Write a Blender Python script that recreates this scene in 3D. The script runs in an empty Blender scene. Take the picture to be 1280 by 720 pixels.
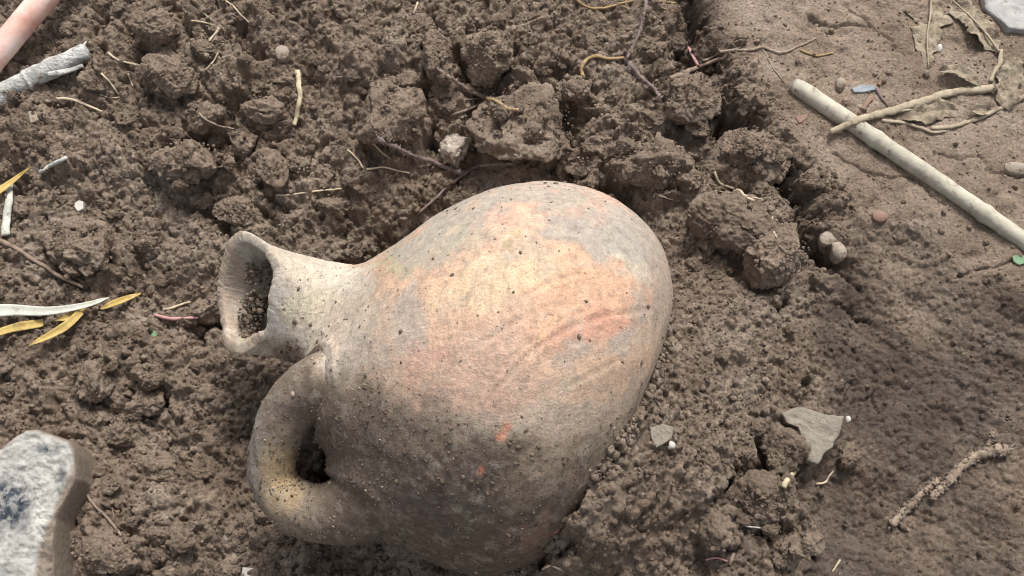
import bpy, bmesh, math, random
import numpy as np
from mathutils import Vector

# ------------------------------------------------------------------ camera
S = bpy.context.scene
TILT, DIST, HFOV = math.radians(20), 0.50, math.radians(53)
CAM = np.array([0.0, -math.sin(TILT) * DIST, math.cos(TILT) * DIST])
RIGHT = np.array([1.0, 0, 0])
UP = np.array([0, math.cos(TILT), math.sin(TILT)])
BACK = np.array([0, -math.sin(TILT), math.cos(TILT)])
FPX = 640 / math.tan(HFOV / 2)
cd = bpy.data.cameras.new('camera'); cam = bpy.data.objects.new('camera', cd)
S.collection.objects.link(cam)
cam.location = CAM; cam.rotation_euler = (TILT, 0, 0)
cd.sensor_fit = 'HORIZONTAL'; cd.angle = HFOV; cd.clip_start = 0.01; cd.clip_end = 200
cd.dof.use_dof = True; cd.dof.focus_distance = 0.47; cd.dof.aperture_fstop = 32.0
S.camera = cam
# ------------------------------------------------------------------ sky, sun, exposure (overcast)
SUN_EL, SUN_AZ = math.radians(52), math.radians(14)      # azimuth measured from +y towards +x
w = bpy.data.worlds.new('World'); S.world = w; w.use_nodes = True
nt = w.node_tree; nt.nodes.clear()
sky = nt.nodes.new('ShaderNodeTexSky'); sky.sky_type = 'NISHITA'; sky.sun_disc = False
sky.sun_elevation = SUN_EL; sky.sun_rotation = SUN_AZ; sky.dust_density = 4.0; sky.air_density = 1.0
hs = nt.nodes.new('ShaderNodeHueSaturation'); hs.inputs['Saturation'].default_value = 0.22
bgn = nt.nodes.new('ShaderNodeBackground'); bgn.inputs['Strength'].default_value = 0.072
wo = nt.nodes.new('ShaderNodeOutputWorld')
nt.links.new(sky.outputs[0], hs.inputs['Color']); nt.links.new(hs.outputs[0], bgn.inputs['Color'])
nt.links.new(bgn.outputs[0], wo.inputs['Surface'])
sl = bpy.data.lights.new('sun', 'SUN'); sl.energy = 1.5; sl.angle = math.radians(15); sl.color = (1, 0.96, 0.90)
so = bpy.data.objects.new('sun', sl); S.collection.objects.link(so)
sd = Vector((math.sin(SUN_AZ) * math.cos(SUN_EL), math.cos(SUN_AZ) * math.cos(SUN_EL), math.sin(SUN_EL)))
so.rotation_euler = sd.to_track_quat('Z', 'Y').to_euler(); so.location = (0.3, 1, 1.5)
S.view_settings.view_transform = 'Standard'; S.view_settings.look = 'None'
S.view_settings.gamma = 1; S.view_settings.exposure = 1.42
S.cycles.filter_width = 1.0

# ------------------------------------------------------------------ helpers
rng = np.random.default_rng(7)
C = S.collection

def srgb(r, g, b):
    f = lambda c: (c / 255 / 12.92) if c / 255 <= 0.04045 else ((c / 255 + 0.055) / 1.055) ** 2.4
    return np.array([f(r), f(g), f(b)])

def ray(px, py):
    px = np.asarray(px, float); py = np.asarray(py, float)
    return ((px - 640) / FPX)[..., None] * RIGHT + ((360 - py) / FPX)[..., None] * UP - BACK

def at_depth(px, py, dep):
    return CAM + ray(px, py) * np.asarray(dep, float)[..., None]

def at_z(px, py, z=0.0):
    d = ray(px, py); t = (np.asarray(z, float) - CAM[2]) / d[..., 2]
    return CAM + d * t[..., None]

def project(P):
    q = P - CAM
    dep = -(q @ BACK)
    return 640 + FPX * (q @ RIGHT) / dep, 360 - FPX * (q @ UP) / dep, dep

def h32(a, b, c, seed):
    h = (a.astype(np.uint32) * np.uint32(374761393) + b.astype(np.uint32) * np.uint32(668265263)
         + c.astype(np.uint32) * np.uint32(2147483647 ^ 0x5bd1e995) + np.uint32(seed * 2654435761 % 4294967296))
    h ^= h >> np.uint32(13); h *= np.uint32(1274126177); h ^= h >> np.uint32(16)
    h *= np.uint32(2246822519); h ^= h >> np.uint32(13)
    return h.astype(np.float32) / np.float32(4294967295.0)

def vnoise(P, seed=0):
    P = np.asarray(P, np.float32)
    I = np.floor(P).astype(np.int32); f = P - I; f = f * f * f * (f * (f * 6 - 15) + 10)
    x, y, z = I[..., 0], I[..., 1], I[..., 2]
    r = 0
    for dx in (0, 1):
        wx = f[..., 0] if dx else 1 - f[..., 0]
        for dy in (0, 1):
            wy = f[..., 1] if dy else 1 - f[..., 1]
            for dz in (0, 1):
                wz = f[..., 2] if dz else 1 - f[..., 2]
                r = r + h32(x + dx, y + dy, z + dz, seed) * wx * wy * wz
    return r * 2 - 1

def fbm(P, octv=4, seed=0, gain=0.5):
    P = np.asarray(P, np.float32); a = 1.0; r = 0; n = 0
    for o in range(octv):
        r = r + a * vnoise(P * (2.03 ** o) + 17.3 * o, seed + o); n += a; a *= gain
    return r / n

def worley(P, seed=0):
    P = np.asarray(P, np.float32); I = np.floor(P).astype(np.int32); best = np.full(P.shape[:-1], 9.0, np.float32)
    for dx in (-1, 0, 1):
        for dy in (-1, 0, 1):
            for dz in (-1, 0, 1):
                c = I + np.array([dx, dy, dz], np.int32)
                q = np.stack([h32(c[..., 0], c[..., 1], c[..., 2], seed + k) for k in (0, 1, 2)], -1) + c
                best = np.minimum(best, ((q - P) ** 2).sum(-1))
    return np.sqrt(best)

def facet(P, seed=0):
    """broken flat faces: every Voronoi cell is its own tilted plane"""
    P = np.asarray(P, np.float32); I = np.floor(P).astype(np.int32); best = np.full(P.shape[:-1], 9.0, np.float32); val = np.zeros(P.shape[:-1], np.float32)
    flat = P.shape[-1] == 3 and not P[..., 2].any()
    for dx in (-1, 0, 1):
        for dy in (-1, 0, 1):
            for dz in ((0,) if flat else (-1, 0, 1)):
                c = I + np.array([dx, dy, dz], np.int32); hs_ = [h32(c[..., 0], c[..., 1], c[..., 2], seed + k) for k in range(7)]
                o = P - (np.stack(hs_[:3], -1) * np.array([1, 1, 0 if flat else 1], np.float32) + c)
                d = (o ** 2).sum(-1); v = (hs_[3] - .5) * .9 + sum((hs_[4 + k] - .5) * 2 * o[..., k] for k in range(3)); m = d < best
                best = np.where(m, d, best); val = np.where(m, v, val)
    return val

def mesh_np(name, V, F, attrs=None, smooth=True):
    me = bpy.data.meshes.new(name)
    V = np.ascontiguousarray(V, np.float32); F = np.asarray(F)
    k = F.shape[1]
    me.vertices.add(len(V)); me.vertices.foreach_set('co', V.ravel())
    me.loops.add(F.size); me.loops.foreach_set('vertex_index', F.astype(np.int32).ravel())
    me.polygons.add(len(F)); me.polygons.foreach_set('loop_start', np.arange(0, F.size, k, dtype=np.int32))
    me.polygons.foreach_set('use_smooth', np.full(len(F), smooth))
    me.update(calc_edges=True)
    for n, a in (attrs or {}).items():
        a = np.asarray(a, np.float32)
        if a.ndim == 2:
            at = me.attributes.new(n, 'FLOAT_COLOR', 'POINT')
            at.data.foreach_set('color', np.concatenate([a, np.ones((len(a), 1), np.float32)], 1).ravel())
        else:
            at = me.attributes.new(n, 'FLOAT', 'POINT'); at.data.foreach_set('value', a)
    return me

def obj(name, me, mat, parent=None, label=None, cat=None, group=None, kind=None, loc=None):
    o = bpy.data.objects.new(name, me)
    if me is not None and mat is not None and not me.materials: me.materials.append(mat)
    C.objects.link(o)
    if loc is not None: o.location = loc
    if parent is not None: o.parent = parent
    if label: o['label'] = label
    if cat: o['category'] = cat
    if group: o['group'] = group
    if kind: o['kind'] = kind
    return o

def catmull(pts, n):
    pts = np.asarray(pts, float); m = len(pts)
    p = np.vstack([2 * pts[0] - pts[1], pts, 2 * pts[-1] - pts[-2]])
    t = np.linspace(0, m - 1 - 1e-6, n); i = t.astype(int); f = (t - i)[:, None]
    a, b, c, d = p[i], p[i + 1], p[i + 2], p[i + 3]
    return 0.5 * (2 * b + (c - a) * f + (2 * a - 5 * b + 4 * c - d) * f ** 2 + (3 * b - a - 3 * c + d) * f ** 3)

def frames(path):
    T = np.gradient(path, axis=0); T /= np.linalg.norm(T, axis=1)[:, None] + 1e-12
    ref = np.array([0, 0, 1.0]) if abs(T[0, 2]) < 0.9 else np.array([1.0, 0, 0])
    N = np.zeros_like(T); n = ref - T[0] * (ref @ T[0])
    for i in range(len(T)):
        n = n - T[i] * (n @ T[i]); n /= np.linalg.norm(n) + 1e-12; N[i] = n
    return T, N, np.cross(T, N)

def tube(path, rad, sides=8, rough=0.12, flat=1.0, seed=0, scale=600):
    """closed tapered tube along a path; N points up, flat squashes it"""
    T, N, B = frames(path); n = len(path)
    rad = np.broadcast_to(np.asarray(rad, float), (n,))
    th = np.linspace(0, 2 * math.pi, sides, endpoint=False)
    V = path[:, None] + rad[:, None, None] * (np.cos(th)[None, :, None] * N[:, None] * flat + np.sin(th)[None, :, None] * B[:, None])
    V = V + (V - path[:, None]) * (rough * fbm(V * scale, 3, seed))[..., None]
    V = V.reshape(-1, 3)
    i, j = np.meshgrid(np.arange(n - 1), np.arange(sides), indexing='ij'); j2 = (j + 1) % sides
    Q = np.stack([i * sides + j, i * sides + j2, (i + 1) * sides + j2, (i + 1) * sides + j], -1).reshape(-1, 4)
    b = len(V); V = np.vstack([V, path[0], path[-1]])
    jj = np.arange(sides); k2 = (jj + 1) % sides
    c0 = np.stack([jj, np.full(sides, b), np.full(sides, b), k2], -1)
    Tq = np.concatenate([np.stack([Q[:, 0], Q[:, 1], Q[:, 2]], -1), np.stack([Q[:, 0], Q[:, 2], Q[:, 3]], -1),
                         np.stack([k2, jj, np.full(sides, b)], -1),
                         np.stack([(n - 1) * sides + jj, (n - 1) * sides + k2, np.full(sides, b + 1)], -1)])
    return V, Tq[:, ::-1]

_ico = {}
def ico(sub):
    if sub not in _ico:
        bm = bmesh.new(); bmesh.ops.create_icosphere(bm, subdivisions=sub, radius=1)
        bm.verts.ensure_lookup_table()
        _ico[sub] = (np.array([v.co[:] for v in bm.verts]), np.array([[v.index for v in f.verts] for f in bm.faces])); bm.free()
    return _ico[sub]

# ------------------------------------------------------------------ materials
def new_mat(name):
    m = bpy.data.materials.new(name); m.use_nodes = True
    t = m.node_tree; b = t.nodes['Principled BSDF']
    return m, t, b

def N(t, typ, **kw):
    n = t.nodes.new(typ)
    for k, v in kw.items():
        if k in n.inputs: n.inputs[k].default_value = v
        else: setattr(n, k, v)
    return n

def ramp(t, src, stops):
    r = t.nodes.new('ShaderNodeValToRGB'); e = r.color_ramp.elements
    while len(e) < len(stops): e.new(0.5)
    for el, (p, c) in zip(e, stops):
        el.position = p; el.color = (*c, 1) if len(c) == 3 else c
    t.links.new(src, r.inputs[0]); return r.outputs[0]

def mixc(t, fac, a, b, typ='MIX'):
    m = t.nodes.new('ShaderNodeMix'); m.data_type = 'RGBA'; m.blend_type = typ
    for sock, v in ((m.inputs[0], fac), (m.inputs[6], a), (m.inputs[7], b)):
        if hasattr(v, 'node'): t.links.new(v, sock)
        elif isinstance(v, (int, float)): sock.default_value = v
        else: sock.default_value = (*v, 1)
    return m.outputs[2]

def noise(t, scale, detail=4, rough=0.6, co=None):
    n = N(t, 'ShaderNodeTexNoise', Scale=scale, Detail=detail, Roughness=rough)
    if co is not None: t.links.new(co, n.inputs['Vector'])
    return n.outputs['Fac']

def coords(t):
    return t.nodes.new('ShaderNodeTexCoord').outputs['Object']

def attr(t, name):
    a = t.nodes.new('ShaderNodeAttribute'); a.attribute_name = name; return a

def bump(t, b, hgt, strength, dist):
    n = N(t, 'ShaderNodeBump', Strength=strength, Distance=dist); t.links.new(hgt, n.inputs['Height'])
    prev = b.inputs['Normal'].links
    if prev: t.links.new(prev[0].from_socket, n.inputs['Normal'])
    t.links.new(n.outputs[0], b.inputs['Normal'])

def soil_material():
    m, t, b = new_mat('soil'); co = coords(t)
    base = ramp(t, noise(t, 26, 5, 0.62, co), [(0.30, srgb(110, 95, 82)), (0.52, srgb(129, 114, 100)), (0.72, srgb(143, 130, 117))])
    grain = ramp(t, noise(t, 700, 4, 0.7, co), [(0.28, (0.50,) * 3), (0.5, (1.0,) * 3), (0.74, (1.55,) * 3)])
    c = mixc(t, 0.9, base, grain, 'MULTIPLY')
    tone = attr(t, 'tone')
    tn = ramp(t, tone.outputs['Fac'], [(0.0, (0.66, 0.62, 0.60)), (0.5, (1, 1, 1)), (1.0, (1.30, 1.30, 1.30))])
    c = mixc(t, 1.0, c, tn, 'MULTIPLY')
    wet_shade = attr(t, 'wet_shade')
    c = mixc(t, wet_shade.outputs['Fac'], c, mixc(t, 1.0, c, (0.40, 0.385, 0.39), 'MULTIPLY'))
    # pale mineral specks
    sp = ramp(t, noise(t, 420, 2, 0.5, co), [(0.72, (0, 0, 0)), (0.76, (1, 1, 1))])
    c = mixc(t, mixc(t, 1.0, sp, (0.5,) * 3, 'MULTIPLY'), c, srgb(178, 164, 146))
    t.links.new(c, b.inputs['Base Color'])
    r = ramp(t, wet_shade.outputs['Fac'], [(0.0, (0.93,) * 3), (1.0, (0.72,) * 3)])
    t.links.new(r, b.inputs['Roughness']); b.inputs['Specular IOR Level'].default_value = 0.25
    wn = N(t, 'ShaderNodeTexVoronoi', Scale=620, Randomness=1.0); wn.feature = 'F1'
    dist = N(t, 'ShaderNodeTexNoise', Scale=500, Detail=3); t.links.new(co, dist.inputs['Vector'])
    av = N(t, 'ShaderNodeVectorMath'); av.operation = 'MULTIPLY_ADD'; av.inputs[1].default_value = (.0022,) * 3
    t.links.new(dist.outputs['Color'], av.inputs[0]); t.links.new(co, av.inputs[2]); t.links.new(av.outputs[0], wn.inputs['Vector'])
    inv = N(t, 'ShaderNodeMath'); inv.operation = 'SUBTRACT'; inv.inputs[0].default_value = 1.0; t.links.new(wn.outputs['Distance'], inv.inputs[1])
    bump(t, b, inv.outputs[0], 0.55, 0.0009)
    bump(t, b, noise(t, 1100, 6, 0.8, co), 0.95, 0.0012)
    return m
M_SOIL = soil_material()

def simple_mat(name, cols, scale, rough=0.8, bscale=900, bstr=0.4, bdist=0.0006, stretch=None, spec=0.3, dirt=0.0, trans=0.0):
    """mottled colour between the given stops, soil smears, fine relief"""
    m, t, b = new_mat(name); co = coords(t)
    if stretch:
        mp = N(t, 'ShaderNodeMapping'); mp.inputs['Scale'].default_value = stretch; t.links.new(co, mp.inputs[0]); co2 = mp.outputs[0]
    else: co2 = co
    k = len(cols)
    c = ramp(t, noise(t, scale, 5, 0.65, co2), [(0.28 + 0.44 * i / max(1, k - 1), srgb(*q)) for i, q in enumerate(cols)])
    if dirt > 0:
        d = ramp(t, noise(t, scale * 0.8 + 60, 5, 0.7, co), [(0.62 - dirt * 0.4, (0, 0, 0)), (0.74 - dirt * 0.3, (1, 1, 1))])
        c = mixc(t, d, c, srgb(104, 88, 74))
    t.links.new(c, b.inputs['Base Color']); b.inputs['Roughness'].default_value = rough
    b.inputs['Specular IOR Level'].default_value = spec
    bump(t, b, noise(t, bscale, 4, 0.65, co2), bstr, bdist)
    return m

# ------------------------------------------------------------------ ground: one uneven sheet, dense round the find
ST = 0.0006
gx0, gx1, gy0, gy1 = -0.312, 0.312, -0.172, 0.202
xs = np.arange(gx0, gx1, ST); ys = np.arange(gy0, gy1, ST)
NX, NY = len(xs), len(ys)
GX, GY = np.meshgrid(xs, ys)
P0 = np.stack([GX, GY, np.zeros_like(GX)], -1)
PX, PY, _ = project(P0)

def base_height(px, py):
    cp = np.array([
        (-150, -150, -6), (-150, 300, -10), (-150, 800, -8), (0, 0, -8), (0, 300, -12), (0, 600, -8), (150, 150, -5), (150, 450, -14),
        (150, 650, -12), (300, 100, 0), (250, 300, -18), (230, 400, -28), (250, 520, -24), (330, 690, -30), (480, 730, -36),
        (620, 780, -38), (380, 560, -48), (300, 850, -26), (600, 900, -30), (380, 300, -24), (340, 220, -6), (320, 470, -36),
        (450, 50, 2), (650, 30, 2), (650, 160, 2), (480, 200, -6), (440, 310, -34), (560, 245, -32), (690, 210, -20), (640, 205, -18),
        (790, 250, -16), (820, 300, -10), (800, 120, -2), (800, 30, -2), (520, 120, 0), (450, -150, 2), (800, -150, 2),
        (860, 320, 0), (900, 250, 2), (960, 290, 4), (885, 420, 18), (850, 470, 34), (822, 535, 60), (800, 585, 72), (772, 635, 72), (742, 690, 54), (880, 530, 34), (900, 480, 16), (860, 600, 42), (850, 650, 24), (800, 680, 42),
        (770, 740, 24), (860, 705, 4), (920, 540, 8), (960, 600, -6), (990, 460, 0), (1040, 390, -12), (1000, 640, -16),
        (1100, 500, -14), (1100, 650, -16), (1200, 600, -9), (1280, 620, -3), (1270, 470, -3), (1150, 400, -8), (1110, 330, -3),
        (1050, 270, 2), (1000, 50, 6), (1000, 180, 5), (1150, 100, 6), (1280, 50, 6), (1280, 300, 5), (1150, 250, 5), (900, 20, 2),
        (1450, 0, 6), (1450, 350, 4), (1450, 800, -4), (1100, 900, -14), (850, 900, -4), (1100, -150, 6)], float)
    q = at_z(cp[:, 0], cp[:, 1], cp[:, 2] * .001); q[:, 2] = 0; cp[:, 0], cp[:, 1], _ = project(q)
    num = 0; den = 0
    for x, y, z in cp:
        wgt = 1 / ((px - x) ** 2 + (py - y) ** 2 + 38 ** 2) ** 1.6
        num = num + wgt * z; den = den + wgt
    return num / den * 0.001

def inpoly(px, py, poly):
    r = np.zeros(px.shape, bool); n = len(poly)
    for i in range(n):
        x1, y1 = poly[i]; x2, y2 = poly[(i + 1) % n]
        if y1 == y2: continue
        c = ((y1 > py) != (y2 > py)) & (px < (x2 - x1) * (py - y1) / (y2 - y1) + x1)
        r ^= c
    return r

def blur(a, k):
    for _ in range(2):
        for ax in (0, 1):
            p = np.pad(a, [(k + 1, k) if i == ax else (0, 0) for i in (0, 1)], mode='edge')
            cs = np.cumsum(p, axis=ax)
            n = a.shape[ax]
            hi = np.take(cs, np.arange(2 * k + 1, 2 * k + 1 + n), axis=ax); lo = np.take(cs, np.arange(0, n), axis=ax)
            a = (hi - lo) / (2 * k + 1)
    return a

def dist_poly(px, py, pts):
    d = np.full(px.shape, 1e9); tt = np.zeros(px.shape); acc = 0
    n = len(pts) - 1
    for i in range(n):
        x1, y1 = pts[i][:2]; x2, y2 = pts[i + 1][:2]
        L2 = (x2 - x1) ** 2 + (y2 - y1) ** 2
        t = np.clip(((px - x1) * (x2 - x1) + (py - y1) * (y2 - y1)) / L2, 0, 1)
        q = np.hypot(px - x1 - t * (x2 - x1), py - y1 - t * (y2 - y1))
        mk = q < d; d = np.where(mk, q, d); tt = np.where(mk, (i + t) / n, tt)
    return d, tt

nw = fbm(P0 * 55, 4, 3); nw2 = fbm(P0 * 55, 4, 31)
wx, wy = PX + nw * 34, PY + nw2 * 34
POLY_C = [(905, -160), (1600, -160), (1600, 440), (1280, 388), (1215, 335), (1140, 288), (1060, 268), (1015, 205), (965, 130), (930, 80), (890, 0)]
POLY_D = [(1055, 280), (1130, 292), (1215, 340), (1280, 390), (1600, 450), (1600, 1100), (985, 1100), (990, 660), (1010, 560), (1045, 470), (1035, 380)]
POLY_E = [(845, 395), (1000, 340), (1045, 400), (1035, 480), (1000, 520), (955, 540), (925, 620), (895, 680), (880, 1100), (600, 1100), (710, 700), (780, 540)]
MC = blur(inpoly(wx, wy, POLY_C).astype(float), 7)
MD = blur(inpoly(wx, wy, POLY_D).astype(float), 8)
ME = blur(inpoly(wx, wy, POLY_E).astype(float), 10)
ML = np.clip(1 - MC - MD - ME, 0, 1)

H = base_height(PX, PY)
H += ML * (0.0075 * fbm(P0 * 38, 3, 11) + 0.003 * fbm(P0 * 110, 3, 12)) + ME * (0.0028 * fbm(P0 * 50, 3, 13) + 0.0022 * fbm(P0 * 150, 3, 14))
H += MC * (0.0024 * fbm(P0 * 30, 3, 15) + 0.0014 * fbm(P0 * 150, 4, 16) - .0016 * np.clip(fbm(P0 * 75, 3, 17) - .15, 0, 1) * 3)
# scraped cut face: ridges running down to the right
ang = math.radians(-33)
US = (GX * math.cos(ang) + GY * math.sin(ang)); VS = (-GX * math.sin(ang) + GY * math.cos(ang))
PS = np.stack([US * 75 + 0.6 * nw, VS * 330 + 1.2 * nw2, US * 0], -1)
st1 = fbm(PS, 3, 21); st2 = fbm(np.stack([US * 28, VS * 110, US * 0], -1), 3, 22); st3 = fbm(np.stack([US * 190, VS * 480, US * 0], -1), 3, 23)
H += MD * (0.0009 * st1 + 0.0026 * st2 + 0.0008 * st3 + 0.0022 * fbm(P0 * 60, 3, 24))
TONE = 0.5 + 0.12 * fbm(P0 * 90, 4, 41)
CL = [  # photo x, y, half sizes px, turn, height px, tone, wet, label
    (492, 148, 38, 56, 10, 34, .56, .0, 'large smooth-faced wedge of soil above the root with the pink tip'),
    (610, 76, 31, 40, 8, 30, .58, .0, 'angular grey-brown clod behind the root with the yellow end'),
    (547, 74, 18, 36, -8, 22, .5, .0, 'narrow upright clod beside the angular grey-brown clod'),
    (655, 165, 66, 60, 20, 36, .55, .0, 'biggest gritty clod resting just above the jug belly'),
    (728, 205, 34, 22, 20, 20, .52, .1, 'flat grey clod tucked against the biggest gritty clod'),
    (815, 212, 52, 34, 12, 30, .52, .1, 'blocky fibrous clod above the shoulder of the jug'),
    (862, 228, 20, 18, 0, 14, .62, .0, 'small pale clod between two blocky clods beside the crack'),
    (936, 198, 46, 36, 25, 30, .60, .05, 'rounded blocky clod at the edge of the deep crack'),
    (955, 243, 22, 16, 25, 12, .56, .0, 'small flat clod under the pale forked root beside the crack'),
    (920, 282, 58, 34, 18, 26, .52, .15, 'broad low clod with a hanging rootlet beside the crack'),
    (968, 325, 42, 30, -40, 26, .62, .0, 'slanting clod with fibrous flank at the foot of the crack'),
    (858, 128, 42, 36, 10, 28, .52, .1, 'shadowed clod under the brown twig at the crack'),
    (815, 150, 32, 26, 0, 20, .5, .1, 'crumbly clod next to the hairy purple stem'),
    (718, 115, 26, 18, 10, 16, .66, .0, 'pale smooth clod beside the gritty biggest clod'),
    (818, 64, 15, 13, 0, 10, .58, .0, 'small round clod lying by the upper hole'),
    (845, 55, 16, 13, 0, 10, .5, .3, 'dark small clod on the lip of the upper hole'),
    (924, 50, 13, 10, 0, 7, .62, .0, 'small pale clod set in the trodden earth'),
    (238, 212, 50, 34, 12, 30, .60, .0, 'large smooth lump of soil overhanging a shaded hollow'),
    (330, 142, 28, 19, 10, 18, .6, .0, 'blocky clod beside the flat pale straw'),
    (308, 178, 20, 22, 0, 16, .58, .0, 'squarish clod under the end of a thin grey rootlet'),
    (258, 150, 26, 18, -20, 16, .5, .0, 'hollowed clod carrying a thin grey rootlet'),
    (195, 40, 34, 24, 0, 22, .56, .0, 'lumpy clod uphill of the curved thin straw'),
    (210, 100, 40, 24, 20, 22, .56, .0, 'crumbly lump between two thin straws'),
    (108, 312, 48, 36, 15, 20, .58, .0, 'broad flat clod above the long brown root'),
    (119, 476, 24, 27, -15, 18, .58, .0, 'egg-shaped brown clod below the yellow grass blades'),
    (262, 386, 26, 18, -10, 18, .6, .0, 'clod touching the broken lip of the jug mouth'),
    (186, 468, 20, 14, 0, 12, .54, .0, 'small grey clod over a shaded hole'),
    (182, 505, 24, 16, 0, 14, .56, .0, 'small crumbly clod under a shaded hole'),
    (340, 215, 28, 20, 60, 18, .56, .0, 'soil crust clinging to the foot of the flat pale straw'),
    (205, 585, 22, 18, 0, 12, .6, .0, 'pale angular clod level with the jug handle'),
    (135, 690, 40, 24, 20, 18, .54, .0, 'wide crumbly clod beside the mottled white stone'),
    (974, 563, 28, 26, 20, 20, .5, .3, 'dark clod wedged beside the grey slab'),
    (948, 630, 42, 32, 10, 22, .5, .38, 'big dark clod with white fungus threads'),
    (893, 664, 18, 27, -20, 20, .5, .2, 'upright wedge-shaped clod standing at the edge of the granular bank'),
    (978, 692, 19, 21, 10, 14, .58, .15, 'grey pitted clod leaning on a similar knobbly clod'),
    (1004, 670, 21, 24, 0, 14, .60, .05, 'knobbly pale clod leaning on a pitted clod'),
    (930, 565, 14, 18, 0, 12, .5, .1, 'small clod wedged at the edge of the granular bank'),
    (1130, 655, 14, 9, 0, 6, .6, .1, 'flat crumb at the end of the soil-coated root'),
    (300, 270, 30, 20, 0, 16, .55, .0, 'crumbly clod just above the jug mouth'),
    (415, 262, 26, 18, 20, 16, .5, .1, 'clod in the hollow above the jug neck'),
    (440, 315, 18, 12, -30, 10, .48, .2, 'small dark clod in the angle between neck and belly'),
]
for px_, py_, rx_, ry_, rot_, *_r in CL:                    # gaps left round the bigger lumps
    if max(rx_, ry_) < 24: continue
    ca_, sa_ = math.cos(math.radians(rot_)), math.sin(math.radians(rot_)); u_ = (PX - px_) + 10 * nw; v_ = (PY - py_) + 10 * nw2
    q_ = np.sqrt(((u_ * ca_ + v_ * sa_) / rx_) ** 2 + ((-u_ * sa_ + v_ * ca_) / ry_) ** 2)
    H -= .0075 * np.exp(-((q_ - 1.12) / .20) ** 2) * np.clip(.7 + .8 * nw2, .2, 1.2)
# the jug's place, and the crumbly bank heaped against its base
JC = at_depth(632, 462, 0.463)
DEP = 0.463; PXM = DEP / FPX                     # metres per photo pixel at the jug's depth
dal = ((GX - JC[0]) * 0.91 - (GY - JC[1]) * 0.415) / PXM      # px towards the base
dpp = ((GX - JC[0]) * 0.415 + (GY - JC[1]) * 0.91) / PXM      # px along the base
top_ = np.interp(dpp + 20 * nw, [-260, -215, -170, -110, -50, 10, 70, 130], [-.03, .030, .066, .074, .070, .056, .034, -.02])
fall = np.interp(dal + 16 * nw2, [118, 150, 172, 200, 240, 300], [-.10, -.004, .0, -.012, -.034, -.10])
mound = top_ + fall + .004 * nw
H = np.where(mound > H, mound, H)
# cracks and holes: (pixel polyline, half width px, depth m)
CRACKS = [([(862, -10), (878, 25), (862, 45)], 18, .028), ([(850, 70), (852, 88)], 13, .022), ([(884, 95), (892, 128), (918, 155), (935, 170)], 17, .026),
          ([(975, 205), (984, 232), (1000, 246)], 13, .030), ([(998, 250), (1008, 280), (1012, 305), (1030, 320)], 14, .028), ([(1036, 268), (1046, 284)], 4, .008),
          ([(225, 388), (250, 380)], 20, .018), ([(262, 160), (285, 172)], 20, .014), ([(185, 487), (170, 500)], 10, .010), ([(265, 600), (310, 586)], 6, .016),
          ([(850, 180), (868, 192)], 12, .014), ([(925, 240), (905, 258)], 9, .013), ([(955, 300), (962, 288)], 10, .012), ([(905, 618), (912, 628)], 7, .012),
          ([(985, 372), (978, 385)], 7, .010), ([(1004, 478), (996, 505)], 5, .008), ([(1180, 350), (1270, 322)], 1.8, .002), ([(960, 585), (990, 580)], 6, .009),
          ([(712, 700), (640, 726)], 13, .022), ([(120, 24), (128, 50)], 10, .012), ([(300, 40), (312, 62)], 14, .010), ([(700, 90), (715, 98)], 9, .012),
          ([(545, 240), (500, 275), (450, 322)], 16, .016), ([(384, 590), (394, 560)], 34, .040), ([(524, 100), (530, 165)], 8, .012), ([(577, 60), (582, 108)], 6, .010), ([(598, 130), (590, 170)], 6, .010), ([(700, 130), (716, 175)], 8, .014), ([(752, 214), (768, 228)], 10, .014), ([(640, 95), (660, 105)], 6, .008), ([(760, 228), (800, 250)], 12, .012), ([(0, 200), (4, 225)], 16, .016), ([(690, 228), (640, 224)], 8, .01),
          ([(1040, 330), (1075, 356)], 3, .004), ([(1050, 190), (1082, 214), (1130, 226), (1180, 262)], 1.6, .0018), ([(1120, 70), (1098, 40), (1060, 12)], 1.6, .0018), ([(1170, 190), (1230, 214), (1290, 232)], 1.6, .0016), ([(1010, 20), (1040, 34), (1080, 30)], 2.2, .0022), ([(1000, 215), (1040, 232)], 1.8, .002), ([(1050, 372), (1090, 400)], 2.5, .003), ([(1060, 420), (1085, 470), (1110, 520)], 2.0, .0025)]
for pts, hw, dep in CRACKS:
    d, _ = dist_poly(PX + nw * 16, PY + nw2 * 16, pts)
    H -= dep * np.exp(-(d / hw) ** 2 * 1.2)
HB = H.copy()

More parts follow.
